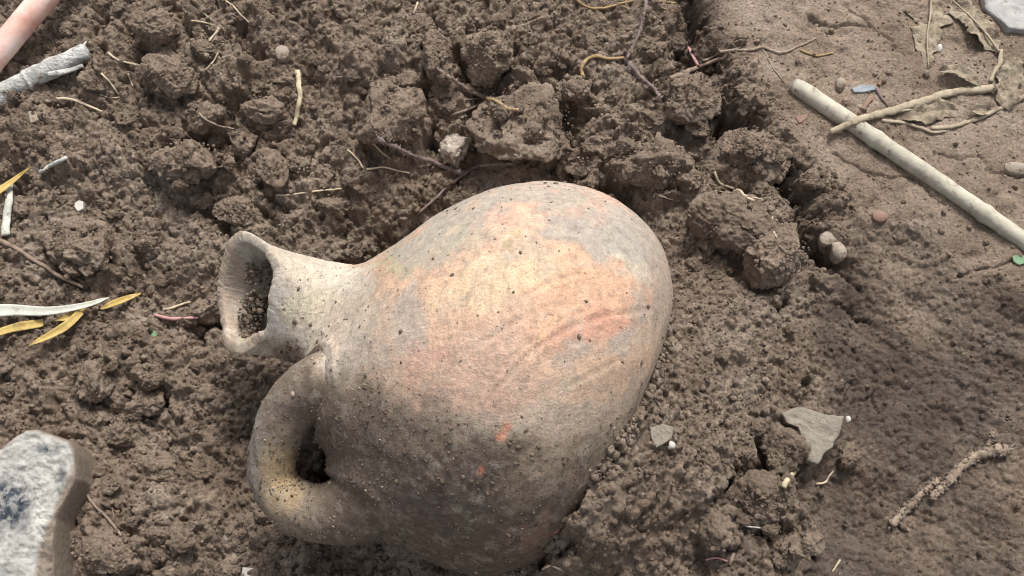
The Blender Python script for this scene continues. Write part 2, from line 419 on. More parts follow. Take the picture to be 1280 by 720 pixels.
# soil aggregates of many sizes laid on the sheet
tile = fbm(np.stack(np.meshgrid(np.arange(256) * 0.11, np.arange(256) * 0.11, [0.0], indexing='ij'), -1)[:, :, 0], 4, 77)
def deposit(cx, cy, r, tall, embed, tone, nf, asp, rough, ang=None):
    i0 = max(0, int((cx - r - gx0) / ST)); i1 = min(NX, int((cx + r - gx0) / ST) + 2)
    j0 = max(0, int((cy - r - gy0) / ST)); j1 = min(NY, int((cy + r - gy0) / ST) + 2)
    if i1 - i0 < 2 or j1 - j0 < 2: return
    ic = min(NX - 1, max(0, int((cx - gx0) / ST))); jc = min(NY - 1, max(0, int((cy - gy0) / ST)))
    zc = 0.55 * H[jc, ic] + 0.45 * HB[jc, ic] - embed * r
    a = random.random() * 6.283 if ang is None else ang; ca, sa = math.cos(a), math.sin(a)
    u = (xs[i0:i1] - cx)[None, :] / r; v = (ys[j0:j1] - cy)[:, None] / r
    p = u * ca + v * sa; q = (-u * sa + v * ca) * asp
    ti = random.randrange(0, 120); tj = random.randrange(0, 120)
    tl = tile[tj:tj + (j1 - j0), ti:ti + (i1 - i0)]
    if tl.shape != (j1 - j0, i1 - i0): tl = 0
    rr = p * p + q * q + tl * 0.5
    dome = np.clip(1 - rr, 0, 1) ** .36
    for k in range(nf):
        b = random.random() * 6.283; s = random.uniform(0.05, 1.5)
        dome = np.minimum(dome, random.uniform(0.42, 0.8) * math.sqrt(1 + s * s) * 0.9 - s * (math.cos(b) * p + math.sin(b) * q))
    h = zc + r * tall * (dome + tl * rough)
    sl_ = np.s_[j0:j1, i0:i1]
    mk = (rr < 1) & (h > H[sl_])
    H[sl_][mk] = h[mk]; TONE[sl_][mk] = tone

def region_at(x, y):
    i = min(NX - 1, max(0, int((x - gx0) / ST))); j = min(NY - 1, max(0, int((y - gy0) / ST)))
    return ML[j, i], MC[j, i], MD[j, i], ME[j, i]

random.seed(11)
def rain(n, rmin, rmax, pw, wL, wC, wD, wE, embed, nf, rough):
    for _ in range(n):
        x = random.uniform(gx0, gx1); y = random.uniform(gy0, gy1)
        l, c, d, e = region_at(x, y)
        if random.random() > l * wL + c * wC + d * wD + e * wE: continue
        r = rmin * (rmax / rmin) ** (random.random() ** pw)
        ex = 0.35 * c
        deposit(x, y, r, random.uniform(.85, 1.4) * (1 - 0.5 * c - 0.42 * d), embed + random.uniform(-.25, .25) + ex,
                min(1, max(0, random.gauss(.5, .23))), nf, random.uniform(1, 1.6), rough, None)
rain(620, .006, .018, 1.5, 1, 0, .0, .08, .38, 7, .40)
rain(2300, .003, .0075, 1.5, 1, .02, .05, .25, .25, 6, .40)
wv = np.stack([nw, nw2, nw * 0], -1)
H += ML * (0.0030 * facet(P0 * 95 + wv * .8, 301) + 0.0018 * facet(P0 * 210 + wv * 1.6, 311)) + ME * .0012 * facet(P0 * 260 + wv * 2, 321)
rain(10000, .0016, .004, 1.5, 1, .06, .5, .9, .10, 4, .40)
rain(44000, .0009, .0021, 1.3, .9, .16, .95, 1, .0, 2, .3)
H += (0.00028 + 0.00022 * (1 - MC)) * fbm(P0 * 420, 3, 51)
# the hollow where the jug lies (filled in below once its place is known)
dj = np.hypot(GX - JC[0], GY - JC[1]) / (258 * PXM)
hol = dal < 140 + 26 * nw
H = np.where((dj < 0.80) & hol, np.minimum(H, JC[2] - 0.105 + 0.06 * np.clip(dj / 0.80, 0, 1) ** 3), H)
lim = (JC[2] - 0.02) + np.clip((dj - 0.80) * 0.9, 0, 1)
H = np.where((dj >= 0.80) & (dj < 1.0) & (ME < 0.3) & (PX < 800) & hol, np.minimum(H, lim), H)
WET_SHADE = np.clip(MD * (0.60 + 1.1 * fbm(P0 * 20, 4, 61) + 0.4 * st2) + ME * 0.18, 0, 1)
d, _ = dist_poly(PX, PY, [(880, 20), (890, 130), (990, 230), (1015, 310)]); WET_SHADE = np.maximum(WET_SHADE, 0.55 * np.exp(-(d / 35) ** 2))  # soil colour darkened in a soft band along the crack
d, _ = dist_poly(PX, PY, [(960, 560), (900, 700), (1010, 690)]); WET_SHADE = np.maximum(WET_SHADE, 0.5 * np.exp(-(d / 55) ** 2))
d, _ = dist_poly(PX, PY, [(384, 600), (394, 550)]); WET_SHADE = np.maximum(WET_SHADE, .9 * np.exp(-(d / 36) ** 2))  # deep shade inside the handle loop, painted into the ground colour
d, _ = dist_poly(PX, PY, [(330, 470), (330, 560), (450, 720), (620, 740)]); WET_SHADE = np.maximum(WET_SHADE, 0.35 * np.exp(-(d / 50) ** 2))  # jug's shadow below handle and belly, painted as darker soil
WET_SHADE = np.clip(WET_SHADE + 0.18 * fbm(P0 * 24, 4, 62) * ML, 0, 1)
TONE = np.clip(TONE + MC * (0.26 + .42 * fbm(P0 * 45, 5, 63, .62)), 0, 1)

def build_ground():
    ng = 46; gr = ST * np.cumsum(1.175 ** np.arange(1, ng + 1))
    ax = np.concatenate([xs[0] - gr[::-1], xs, xs[-1] + gr]); ay = np.concatenate([ys[0] - gr[::-1], ys, ys[-1] + gr])
    X, Y = np.meshgrid(ax, ay); Z = np.pad(H, ng, mode='edge')
    inner = np.pad(np.ones_like(H), ng)
    PP = np.stack([X, Y, X * 0], -1)
    out = np.maximum.reduce([xs[0] - X, X - xs[-1], ys[0] - Y, Y - ys[-1], X * 0])
    f = np.clip(out / 0.25, 0, 1); zz = 0.010 * fbm(PP * 9, 4, 71) + 0.006 * fbm(PP * 45, 4, 72)
    Z = np.where(inner > 0, Z, Z * (1 - f) + (zz - 0.004) * f + (1 - f) * np.minimum(1, out / .02) * 0.004 * fbm(PP * 120, 3, 73))
    ny, nx = X.shape
    idx = np.arange(ny * nx).reshape(ny, nx)
    F = np.stack([idx[:-1, :-1], idx[:-1, 1:], idx[1:, 1:], idx[1:, :-1]], -1).reshape(-1, 4)
    V = np.stack([X, Y, Z], -1).reshape(-1, 3)
    tn = np.pad(TONE, ng, mode='edge').ravel(); wt = np.pad(WET_SHADE, ng, mode='edge').ravel()
    me = mesh_np('ground', V, F, {'tone': tn, 'wet_shade': wt})
    obj('ground', me, M_SOIL, kind='structure')
build_ground()

HT = H.copy()             # height of what lies on top, for laying things down
def h_at(x, y, A=None):
    A = HT if A is None else A
    i = np.clip(((np.asarray(x) - gx0) / ST).astype(int), 0, NX - 1); j = np.clip(((np.asarray(y) - gy0) / ST).astype(int), 0, NY - 1)
    return A[j, i]

def hit(px, py, A=None):
    """where the line of sight through a photo pixel meets the ground"""
    d = ray(px, py); z = np.full(np.shape(px), 0.07); done = np.zeros(np.shape(px), bool); res = at_z(px, py, 0.0)
    for zz in np.arange(0.06, -0.08, -0.0006):
        P = at_z(px, py, np.full(np.shape(px), zz)); m = (~done) & (h_at(P[..., 0], P[..., 1], A) >= zz)
        res[m] = P[m]; done |= m
        if done.all(): break
    return res

# ------------------------------------------------------------------ the jug
def jug_material():
    m, t, b = new_mat('fired_clay'); co = coords(t)
    col = attr(t, 'col'); mud = attr(t, 'mud')
    c = col.outputs['Color']
    g1 = ramp(t, noise(t, 260, 7, 0.78, co), [(0.25, (0.55,) * 3), (0.5, (1, 1, 1)), (0.75, (1.32,) * 3)])
    c = mixc(t, 0.9, c, g1, 'MULTIPLY')
    g2 = ramp(t, noise(t, 1500, 3, 0.6, co), [(0.3, (0.78,) * 3), (0.55, (1.05,) * 3), (0.75, (1.2,) * 3)])
    c = mixc(t, 0.7, c, g2, 'MULTIPLY')
    fk = ramp(t, noise(t, 170, 9, 0.85, co), [(0.50, (0, 0, 0)), (0.535, (0.5,) * 3)])
    c = mixc(t, fk, c, mixc(t, 1.0, c, (1.22, 1.2, 1.17), 'MULTIPLY'))
    fk2 = ramp(t, noise(t, 210, 9, 0.85, mixc(t, 1.0, co, (1.3, .7, 1.1), 'MULTIPLY')), [(0.53, (0, 0, 0)), (0.56, (0.6,) * 3)])
    c = mixc(t, fk2, c, mixc(t, 0.55, mixc(t, 1.0, c, (.72, .72, .73), 'MULTIPLY'), srgb(134, 124, 114)))
    # grey lime bloom in small patches
    bl = ramp(t, noise(t, 120, 9, 0.82, co), [(0.53, (0, 0, 0)), (0.58, (0.4,) * 3)])
    c = mixc(t, bl, c, srgb(158, 150, 138))
    # dark flecks and small pits, stretched
    mp = N(t, 'ShaderNodeMapping'); mp.inputs['Scale'].default_value = (1, 2.2, 1.6); t.links.new(co, mp.inputs[0])
    pit = noise(t, 230, 3, 0.55, mp.outputs[0])
    fl = ramp(t, pit, [(0.675, (0, 0, 0)), (0.73, (0.6,) * 3)])
    c = mixc(t, fl, c, srgb(92, 82, 74))
    # pale scratches in the mud skin
    mp2 = N(t, 'ShaderNodeMapping'); mp2.inputs['Scale'].default_value = (1, 3.5, 2); mp2.inputs['Rotation'].default_value = (0, 0, 0.5); t.links.new(co, mp2.inputs[0])
    sc = ramp(t, noise(t, 420, 3, 0.6, mp2.outputs[0]), [(0.66, (0, 0, 0)), (0.71, (0.55,) * 3)])
    c = mixc(t, mixc(t, 1.0, sc, mud.outputs['Color'], 'MULTIPLY'), c, srgb(160, 144, 126))
    t.links.new(c, b.inputs['Base Color']); b.inputs['Roughness'].default_value = 0.88; b.inputs['Specular IOR Level'].default_value = 0.22
    bump(t, b, noise(t, 480, 7, 0.76, co), 0.75, 0.0013)
    bump(t, b, pit, 0.25, 0.0012)
    return m
M_CLAY = jug_material()

AX2 = np.array([0.91, 0.415]); AX2 /= np.linalg.norm(AX2)      # photo direction mouth -> base
EL = math.radians(-5)
A3 = -(AX2[0] * RIGHT - AX2[1] * UP) * math.cos(EL) + BACK * math.sin(EL)     # towards the mouth
N3 = AX2[1] * RIGHT + AX2[0] * UP                                             # side away from the handle
W3 = np.cross(N3, A3); W3 *= np.sign(W3 @ BACK)                               # side towards the sky
PROF = np.array([(-164, 0, 0), (-164, 70, 0), (-163, 120, 0), (-160, 145, 0), (-149, 178, 0), (-118, 219, 0), (-77, 244, 0), (-20, 253, 0),
                 (30, 247, -1), (70, 230, -3), (100, 215, -9), (130, 194, -16), (160, 165, -22), (180, 135, -25), (197, 103, -27), (212, 87, -31), (226, 76, -33), (238, 72, -34)], float)
PROF[:14, :2] *= .982
NT = 420
TH = np.linspace(0, 2 * math.pi, NT, endpoint=False)
def ring(s, r, off):
    return JC + (A3 * s + N3 * off)[None] * PXM + r * PXM * (np.cos(TH)[:, None] * W3 + np.sin(TH)[:, None] * N3)
# broken mouth edge traced as points of photo x, y and height (px) about the mouth's middle
dm = DEP + 14 * PXM
rim_cp = [(0, 347, 350, 64), (30, 345, 320, 56), (58, 329, 300, 34), (90, 303, 289, 2), (118, 287, 306, -22), (150, 276, 335, -42), (180, 274, 362, -50), (212, 277, 392, -44),
          (242, 281, 420, -28), (264, 285, 436, -8), (278, 299, 441, 4), (294, 318, 432, 18), (318, 337, 420, 42), (340, 343, 388, 58)]
ra = np.radians([c[0] for c in rim_cp] + [360]); rv = np.array([c[1:] for c in rim_cp] + [rim_cp[0][1:]], float)
def per_spline(vals, n):
    p = np.vstack([vals[-2], vals, vals[1]])
    out = []
    for th in TH:
        i = min(len(ra) - 2, int(np.searchsorted(ra, th, side='right')) - 1)
        f = (th - ra[i]) / (ra[i + 1] - ra[i]); a, b, c_, d_ = p[i], p[i + 1], p[i + 2], p[i + 3]
        out.append(0.5 * (2 * b + (c_ - a) * f + (2 * a - 5 * b + 4 * c_ - d_) * f ** 2 + (3 * b - a - 3 * c_ + d_) * f ** 3))
    return np.array(out)
rp = per_spline(rv, NT)
RIM = at_depth(rp[:, 0], rp[:, 1], dm - rp[:, 2] * PXM)
RIM = RIM + (A3[None] * (6 * fbm(np.stack([np.cos(TH) * 5, np.sin(TH) * 5, TH * 0], -1), 4, 5, .6) * PXM)[:, None])
prof = catmull(PROF, 300)
rows = [ring(*p) for p in prof]
nb = 0
for i, p in enumerate(prof):
    if p[0] < 190: nb = i
NECK0 = rows[-1]; rc = RIM.mean(0)
tang = (rows[-1] - rows[-4]); tang /= np.linalg.norm(tang, axis=1)[:, None]; tang = tang * .35 + A3[None] * .45
nk = 46
for k in range(1, nk + 1):
    f = k / nk
    L = np.linalg.norm(RIM - NECK0, axis=1)[:, None]
    flare = RIM - NECK0; outw = (RIM - rc); outw /= np.linalg.norm(outw, axis=1)[:, None]
    endT = 0.85 * A3[None] + 0.30 * outw
    h00, h10, h01, h11 = 2 * f**3 - 3 * f**2 + 1, f**3 - 2 * f**2 + f, -2 * f**3 + 3 * f**2, f**3 - f**2
    rows.append(h00 * NECK0 + h10 * tang * L + h01 * RIM + h11 * endT * L * 0.9)
n_out = len(rows)
wall = 14 * PXM
for a in np.linspace(0.2, 1, 6) * math.pi:                      # rounded lip
    rows.append(RIM - outw * wall * 0.5 * (1 - math.cos(a)) + A3[None] * wall * 0.30 * math.sin(a))
inner_lip = rows[-1]
cn = JC + (A3 * 245 + N3 * -30) * PXM
for k in range(1, 31):                                          # inside wall
    f = k / 30
    tgt = JC + (A3 * (250 - 70 * f) + N3 * -29) * PXM + (52 + 40 * max(0, f - .5)) * PXM * (np.cos(TH)[:, None] * W3 + np.sin(TH)[:, None] * N3)
    s_ = min(1, f * 1.6); s_ = s_ * s_ * (3 - 2 * s_)
    rows.append(inner_lip * (1 - s_) + tgt * s_ - (1 - s_) * f * A3[None] * 24 * PXM)
G = np.array(rows)                                              # rows x NT x 3
# hand-made unevenness, rougher where mud has dried on
_px, _py, _ = project(G); MUDG = np.clip((_py - 490 + .12 * (650 - _px)) / 60, .15, 1)
dn = fbm(G * 16, 3, 91) * 0.0016 + fbm(G * 70, 4, 92) * 0.0008 + MUDG * fbm(G * 260, 4, 93, .6) * .0009
axis_pt = JC + ((G - JC) @ A3)[..., None] * A3
nn = G - axis_pt; nn /= np.linalg.norm(nn, axis=-1)[..., None] + 1e-9
G = G + nn * dn[..., None]
gpx, gpy, _ = project(G)
for pts, wd, dp in (([(610, 500), (640, 465), (675, 432), (715, 408), (760, 394), (812, 388)], 3.2, .0005), ([(622, 470), (650, 438), (690, 408), (735, 388)], 2.5, .0003),
                    ([(712, 482), (745, 465), (778, 448)], 3, .0004), ([(655, 372), (690, 352), (730, 338)], 3, .0005), ([(600, 430), (640, 405), (680, 385)], 3, .0004)):
    d_, tt_ = dist_poly(gpx, gpy, pts)
    G = G - nn * (dp * (np.exp(-(d_ / wd) ** 2) - 0.5 * np.exp(-((d_ - 2.2 * wd) / wd) ** 2)))[..., None]

# the handle's run, and the clay smoothed over where it joins the body
hp = np.array([(478, 500, 112), (426, 482, 100), (380, 495, 84), (348, 540, 62), (340, 588, 48), (356, 622, 46), (394, 641, 54), (442, 636, 76), (492, 606, 100)], float)
hpp = catmull(hp, 90); hP = at_depth(hpp[:, 0], hpp[:, 1], DEP - hpp[:, 2] * PXM)
hr = np.interp(np.arange(90), [0, 11, 22, 34, 45, 56, 67, 78, 89], [50, 45, 37, 32, 31, 32, 36, 44, 52]) * PXM
KF = 38 * PXM
def path_dist(P):
    d = np.full(len(P), 9.0)
    for c_, r_ in zip(hP, hr): d = np.minimum(d, np.linalg.norm(P - c_, axis=1) - r_)
    return d
OUT = np.zeros(G.shape[:2], bool); OUT[:n_out - 6] = True
gpx, gpy, _ = project(G)
sel = OUT & (gpx > 240) & (gpx < 640) & (gpy > 300) & (gpy < 720) & ((G - JC) @ BACK > -.02)
def body_dist(P):
    q = P - JC; s_ = q @ A3 / PXM; sl_ = np.gradient(prof[:, 1], prof[:, 0])
    r_ = np.interp(s_, prof[40:, 0], prof[40:, 1]); of = np.interp(s_, prof[40:, 0], prof[40:, 2])
    pr = q - (s_ * PXM)[:, None] * A3 - (of * PXM)[:, None] * N3
    return (np.linalg.norm(pr, axis=1) - r_ * PXM) / np.sqrt(1 + np.interp(s_, prof[40:, 0], np.clip(sl_[40:], -2, 2)) ** 2)
def union(P):
    a_, b_ = body_dist(P), path_dist(P); h_ = np.clip(KF - np.abs(a_ - b_), 0, None) / KF
    return np.minimum(a_, b_) - h_ * h_ * KF / 4
dd = path_dist(G[sel]); act = (dd < KF * 1.1) & (dd > -.75 * KF); Q = G[sel][act].copy()
for _ in range(6):
    f_ = union(Q); e_ = .0004
    gr_ = np.stack([union(Q + e_ * np.eye(3)[k_]) - f_ for k_ in range(3)], -1); gr_ /= np.linalg.norm(gr_, axis=1)[:, None] + 1e-12
    Q = Q - gr_ * (.85 * f_)[:, None]
wq = np.clip((1.1 * KF - dd[act]) / (.3 * KF), 0, 1)[:, None]
Q = Q + gr_ * (.0007 * fbm(Q * 180, 4, 95))[:, None]
Q = Q - gr_ * (.0032 * np.clip((-.10 * KF - dd[act]) / (.5 * KF), 0, 1))[:, None]
tmp = G[sel]; tmp[act] = tmp[act] * (1 - wq) + Q * wq; G[sel] = tmp
BODYPTS = G[sel]

NEUT = srgb(150, 136, 120)
BLOBS = [  # photo x, y, half axes, turn, colour, strength
    (560, 420, 320, 260, 0, (168, 148, 128), .8), (640, 340, 190, 120, -20, (200, 160, 130), .75), (650, 410, 175, 75, -15, (196, 158, 132), .7),
    (745, 372, 85, 46, -32, (200, 152, 118), .75), (700, 330, 60, 30, -30, (206, 158, 122), .6), (610, 300, 60, 32, -20, (204, 160, 140), .55), (730, 250, 85, 16, 8, (194, 150, 130), .7), (630, 254, 55, 16, -15, (200, 150, 132), .6),
    (620, 350, 70, 34, -20, (212, 186, 150), .6), (690, 262, 40, 12, 0, (214, 190, 160), .6),
    (560, 276, 90, 20, -31, (150, 146, 136), .85), (690, 232, 120, 11, 0, (152, 148, 138), .8), (520, 318, 40, 22, -30, (150, 146, 132), .7), (575, 300, 30, 22, 0, (152, 152, 132), .6),
    (742, 288, 62, 34, 24, (150, 146, 136), .9), (700, 272, 30, 20, 0, (146, 134, 130), .7), (790, 328, 34, 24, 40, (176, 172, 156), .8), (800, 290, 40, 34, 45, (150, 145, 136), .8), (825, 360, 22, 50, 12, (158, 140, 126), .8),
    (735, 410, 62, 18, -14, (182, 132, 110), .65), (770, 395, 40, 14, 0, (188, 130, 104), .6), (760, 470, 48, 34, -30, (186, 150, 120), .6), (715, 440, 34, 20, 0, (150, 140, 130), .6), (790, 425, 26, 24, 0, (150, 142, 132), .7), (810, 440, 22, 30, 20, (196, 164, 134), .6),
    (590, 488, 90, 22, -4, (178, 142, 124), .6), (540, 446, 40, 24, 0, (186, 142, 126), .55), (610, 440, 40, 40, 0, (182, 150, 132), .5), (485, 345, 26, 18, -15, (196, 158, 128), .6), (497, 333, 16, 7, -20, (160, 160, 118), .6), (630, 305, 8, 6, 0, (150, 156, 96), .5),
    (515, 400, 30, 40, 0, (158, 152, 144), .7), (470, 420, 40, 40, 0, (172, 152, 136), .5), (440, 450, 40, 26, -30, (148, 144, 136), .6), (660, 315, 30, 18, -30, (164, 150, 132), .5),
    (385, 375, 78, 62, 20, (186, 176, 160), .9), (390, 386, 28, 24, 0, (180, 176, 146), .55), (350, 395, 16, 40, 0, (168, 166, 162), .7), (430, 350, 36, 16, 20, (192, 186, 172), .6), (330, 306, 34, 14, 25, (196, 188, 174), .8),
    (310, 436, 40, 10, 6, (206, 194, 172), .8), (420, 405, 26, 26, 0, (184, 164, 146), .5)]
MUDBLOBS = [(540, 605, 100, 34, 8, (84, 74, 69), .8), (600, 650, 90, 30, -8, (82, 72, 64), .6), (720, 560, 76, 34, -25, (136, 122, 106), .8), (690, 610, 60, 40, 0, (118, 104, 90), .6), (676, 676, 46, 14, -8, (130, 104, 86), .7),
    (440, 560, 44, 50, 0, (92, 80, 72), .7), (470, 500, 60, 24, 24, (112, 100, 88), .6), (392, 466, 52, 26, 10, (80, 68, 57), .9), (560, 540, 90, 24, -4, (122, 110, 98), .5), (630, 700, 90, 16, 0, (92, 78, 66), .7)]
REDS = [(632, 530, 6, 10, 20, (190, 124, 98), .9), (626, 548, 6, 7, 0, (188, 124, 98), .9), (600, 590, 5, 4, 0, (170, 112, 92), .8), (700, 668, 12, 5, 0, (168, 104, 80), .7), (555, 445, 14, 5, -10, (180, 130, 118), .7)]
def paint(P3, seed=0):
    sh = P3.shape[:-1]; px, py, _ = project(P3)
    a = fbm(P3 * 70, 5, 101 + seed, .62); b2 = fbm(P3 * 70, 5, 131 + seed, .62)
    px = px + a * 46; py = py + b2 * 46
    col = np.broadcast_to(NEUT, sh + (3,)).copy()
    def apply(lst):
        nonlocal col
        for k, (x, y, rx, ry, rot, c, s) in enumerate(lst):
            ca, sa = math.cos(math.radians(rot)), math.sin(math.radians(rot))
            u = ((px - x) * ca + (py - y) * sa) / rx; v = (-(px - x) * sa + (py - y) * ca) / ry
            q = np.sqrt(u * u + v * v); wgt = s * np.clip((1.25 - q) / 0.5, 0, 1) ** 1.0
            wgt = wgt * wgt * (3 - 2 * wgt) if False else wgt
            col = col * (1 - wgt[..., None]) + srgb(*c) * wgt[..., None]
    apply(BLOBS)
    line = np.interp(px, [260, 300, 370, 430, 500, 560, 640, 700, 760, 800, 840, 900], [436, 438, 434, 444, 476, 502, 518, 528, 515, 492, 470, 470])
    md = np.clip((py - line + 6 * fbm(P3 * 160, 3, 171)) / 70 + 0.25, 0, 1); md = md * md * (3 - 2 * md)
    mcol = np.broadcast_to(srgb(90, 78, 68), sh + (3,)).copy()
    keep = col; col = mcol; apply(MUDBLOBS); mcol = col
    k = (0.93 * md)[..., None]; col = keep * (1 - k) + mcol * k
    px = px - a * 34; py = py - b2 * 34; apply(REDS)
    dull = (.27 * (1 - md))[..., None]; col = col * (1 - dull) + np.array([.405, .338, .295]) * dull
    return np.clip(col, 0, 1), md
COL, MUD = paint(G)
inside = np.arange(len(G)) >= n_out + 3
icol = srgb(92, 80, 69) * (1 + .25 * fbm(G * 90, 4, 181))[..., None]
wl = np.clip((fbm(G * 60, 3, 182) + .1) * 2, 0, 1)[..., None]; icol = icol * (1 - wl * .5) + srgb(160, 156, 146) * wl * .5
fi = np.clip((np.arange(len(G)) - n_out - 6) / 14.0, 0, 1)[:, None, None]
COL = COL * (1 - fi) + icol * fi; MUD = MUD * (1 - fi[..., 0]) + .3 * fi[..., 0]  # soil-brown inside, darker with depth: the mouth's shade painted in
# outward normals for invisible seams between the parts
gi = np.gradient(G, axis=0); gj = (np.roll(G, -1, 1) - np.roll(G, 1, 1)); NRM = np.cross(gj, gi); NRM /= np.linalg.norm(NRM, axis=-1)[..., None] + 1e-12
if (NRM[120, 0] @ nn[120, 0]) < 0: NRM = -NRM
flip = (np.cross(gj[120, 0], gi[120, 0]) @ nn[120, 0]) < 0

jug = obj('clay_jug', None, None, label='round-bellied fired clay jug lying on its side half buried in soil', cat='jug', loc=tuple(JC))
def jug_part(name, r0, r1, label=None):
    g = G[r0:r1]; n = r1 - r0
    i, j = np.meshgrid(np.arange(n - 1), np.arange(NT), indexing='ij'); j2 = (j + 1) % NT
    F = np.stack([i * NT + j, i * NT + j2, (i + 1) * NT + j2, (i + 1) * NT + j], -1).reshape(-1, 4)
    if flip: F = F[:, ::-1]
    V = (g - JC).reshape(-1, 3)
    me = mesh_np(name, V, F, {'col': COL[r0:r1].reshape(-1, 3), 'mud': MUD[r0:r1].ravel()})
    me.normals_split_custom_set_from_vertices(NRM[r0:r1].reshape(-1, 3).astype(float).tolist())
    return obj(name, me, M_CLAY, jug, label=label)
jug_part('body', 1, nb + 1, 'belly with orange and grey fired patches above, mud skin below')
jug_part('neck', nb, n_out - 3)
jug_part('rim', n_out - 4, n_out + 8, 'broken uneven pale grey mouth edge')
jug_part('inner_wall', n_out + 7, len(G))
# handle
Vh, Fh = tube(hP, hr, 56, .07, 0.92, 5, 90)
Vh = Vh + (Vh - JC) / .1 * (0.0010 * fbm(Vh * 90, 3, 18) + .0007 * fbm(Vh * 330, 4, 8, .65))[:, None]
pxh, pyh, _ = project(Vh)
db = np.full(len(Vh), 9.0)
for a_ in range(0, len(Vh), 400): db[a_:a_ + 400] = np.sqrt(((Vh[a_:a_ + 400, None] - BODYPTS[None, ::3]) ** 2).sum(-1).min(1))
hc, _m = paint(Vh, 3)
k = np.clip(1.15 - ((pxh - 352) / 34) ** 2 - ((pyh - 592) / 56) ** 2, 0, 1)[:, None] * (0.6 + .5 * fbm(Vh * 160, 4, 9))[:, None]
hc = srgb(122, 109, 95) * (1 + .30 * fbm(Vh * 120, 5, 12, .65))[:, None]
hc = hc * (1 - k) + srgb(176, 152, 116) * k
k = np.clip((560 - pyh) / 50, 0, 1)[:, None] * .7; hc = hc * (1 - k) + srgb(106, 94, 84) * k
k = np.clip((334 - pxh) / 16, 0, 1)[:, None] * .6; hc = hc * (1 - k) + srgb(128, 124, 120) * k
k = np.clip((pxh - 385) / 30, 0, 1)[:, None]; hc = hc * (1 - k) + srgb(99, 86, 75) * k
k = np.clip(1.25 - db / (24 * PXM), 0, 1)[:, None]; hc = hc * (1 - k) + paint(Vh)[0] * k
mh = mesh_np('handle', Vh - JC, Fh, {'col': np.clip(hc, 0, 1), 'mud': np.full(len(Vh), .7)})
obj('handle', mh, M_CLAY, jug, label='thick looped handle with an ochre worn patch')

# soil and small scraps ------------------------------------------------------
def crumb_cloud(P, R, seed=0, sub=1, squash=(.6, 1.0)):
    r = np.random.default_rng(seed); v0, f0 = ico(sub); n = len(P)
    A = r.normal(size=(n, 3, 3)); Q, _ = np.linalg.qr(A)
    sc = r.uniform(squash[0], squash[1], (n, 1, 3))
    v = v0[None] * sc * (1 + r.uniform(-.28, .28, (n, len(v0), 1)))
    v = np.einsum('nij,nkj->nki', Q, v) * np.asarray(R)[:, None, None] + P[:, None]
    F = (f0[None] + (np.arange(n) * len(v0))[:, None, None]).reshape(-1, 3)
    return v.reshape(-1, 3), F, np.repeat(np.clip(r.normal(.5, .18, n), 0, 1), len(v0))

# dried mud specks stuck to the jug (too many to count)
def on_jug(n, seed, f):
    r = np.random.default_rng(seed); i = r.integers(4, n_out - 8, n * 6); j = r.integers(0, NT, n * 6)
    wgt = np.linalg.norm(G[i, j] - axis_pt[i, j], axis=1) / (258 * PXM) * f(MUD[i, j], NRM[i, j] @ BACK)
    k = np.nonzero(r.random(len(i)) < wgt)[0][:n]
    return G[i[k], j[k]], NRM[i[k], j[k]]
P, Nn = on_jug(8500, 3, lambda m, b: np.where(b > -.1, .05 + .95 * m, 0))
r_ = np.random.default_rng(5); R = .00028 * (4.2 ** (r_.random(len(P)) ** 4.0))
V, F, tn = crumb_cloud(P - Nn * R[:, None] * .2, R, 6, 1, (.2, 1.4))
obj('mud_specks', mesh_np('mud_specks', V - JC, F, {'tone': tn * .6, 'wet_shade': np.full(len(V), .25)}), M_SOIL, jug, kind='stuff')

P, Nn = on_jug(180, 13, lambda m, b: np.where(b > -.1, 1 - .8 * m, 0)); r_ = np.random.default_rng(15)
V, F, tn = crumb_cloud(P, .00026 * 2.8 ** (r_.random(len(P)) ** 2.0), 16, 1, (.15, 1.9))
obj('dark_flecks', mesh_np('dark_flecks', V - JC, F, {'tone': tn * .8, 'wet_shade': np.full(len(V), .1)}), M_SOIL, jug, kind='stuff')
P, Nn = on_jug(220, 23, lambda m, b: np.where(b > -.1, .1 + m, 0)); kh = r_.integers(0, len(Vh) - 2, 260); P = np.concatenate([P, Vh[kh]])
V, F, tn = crumb_cloud(P, .00026 * 2.6 ** (r_.random(len(P)) ** 2.0), 17, 1, (.12, 2.2))
obj('pale_grit', mesh_np('pale_grit', V - JC, F), simple_mat('grit', [(126, 112, 97), (162, 148, 130)], 300, .9), jug, kind='stuff')
kh = r_.integers(0, len(Vh) - 2, 1100); P = Vh[kh]
V, F, tn = crumb_cloud(P, .00028 * 3.4 ** (r_.random(len(P)) ** 2.2), 18, 1)
obj('mud_specks', mesh_np('mud_specks', V - JC, F, {'tone': tn * .6, 'wet_shade': np.full(len(V), .25)}), M_SOIL, jug, kind='stuff')
gz = h_at(G[..., 0], G[..., 1], H) - G[..., 2]
ci, cj = np.nonzero((gz > -.007) & (gz < .003) & (np.arange(len(G)) < n_out)[:, None] & ((NRM @ BACK) > -.35))
r_ = np.random.default_rng(31); k_ = r_.random(len(ci)) < min(1, 4200 / max(1, len(ci))); ci, cj = ci[k_], cj[k_]
R = .0005 * 5.5 ** (r_.random(len(ci)) ** 2.0)
V, F, tn = crumb_cloud(G[ci, cj] + NRM[ci, cj] * (R * .3)[:, None] + r_.normal(size=(len(ci), 3)) * .0010, R, 32, 1)
obj('packed_soil', mesh_np('packed_soil', V, F, {'tone': np.clip(tn + .05, 0, 1), 'wet_shade': np.zeros(len(V))}), M_SOIL, label='crumbly soil packed along the edge of the buried jug belly', cat='soil', kind='stuff')

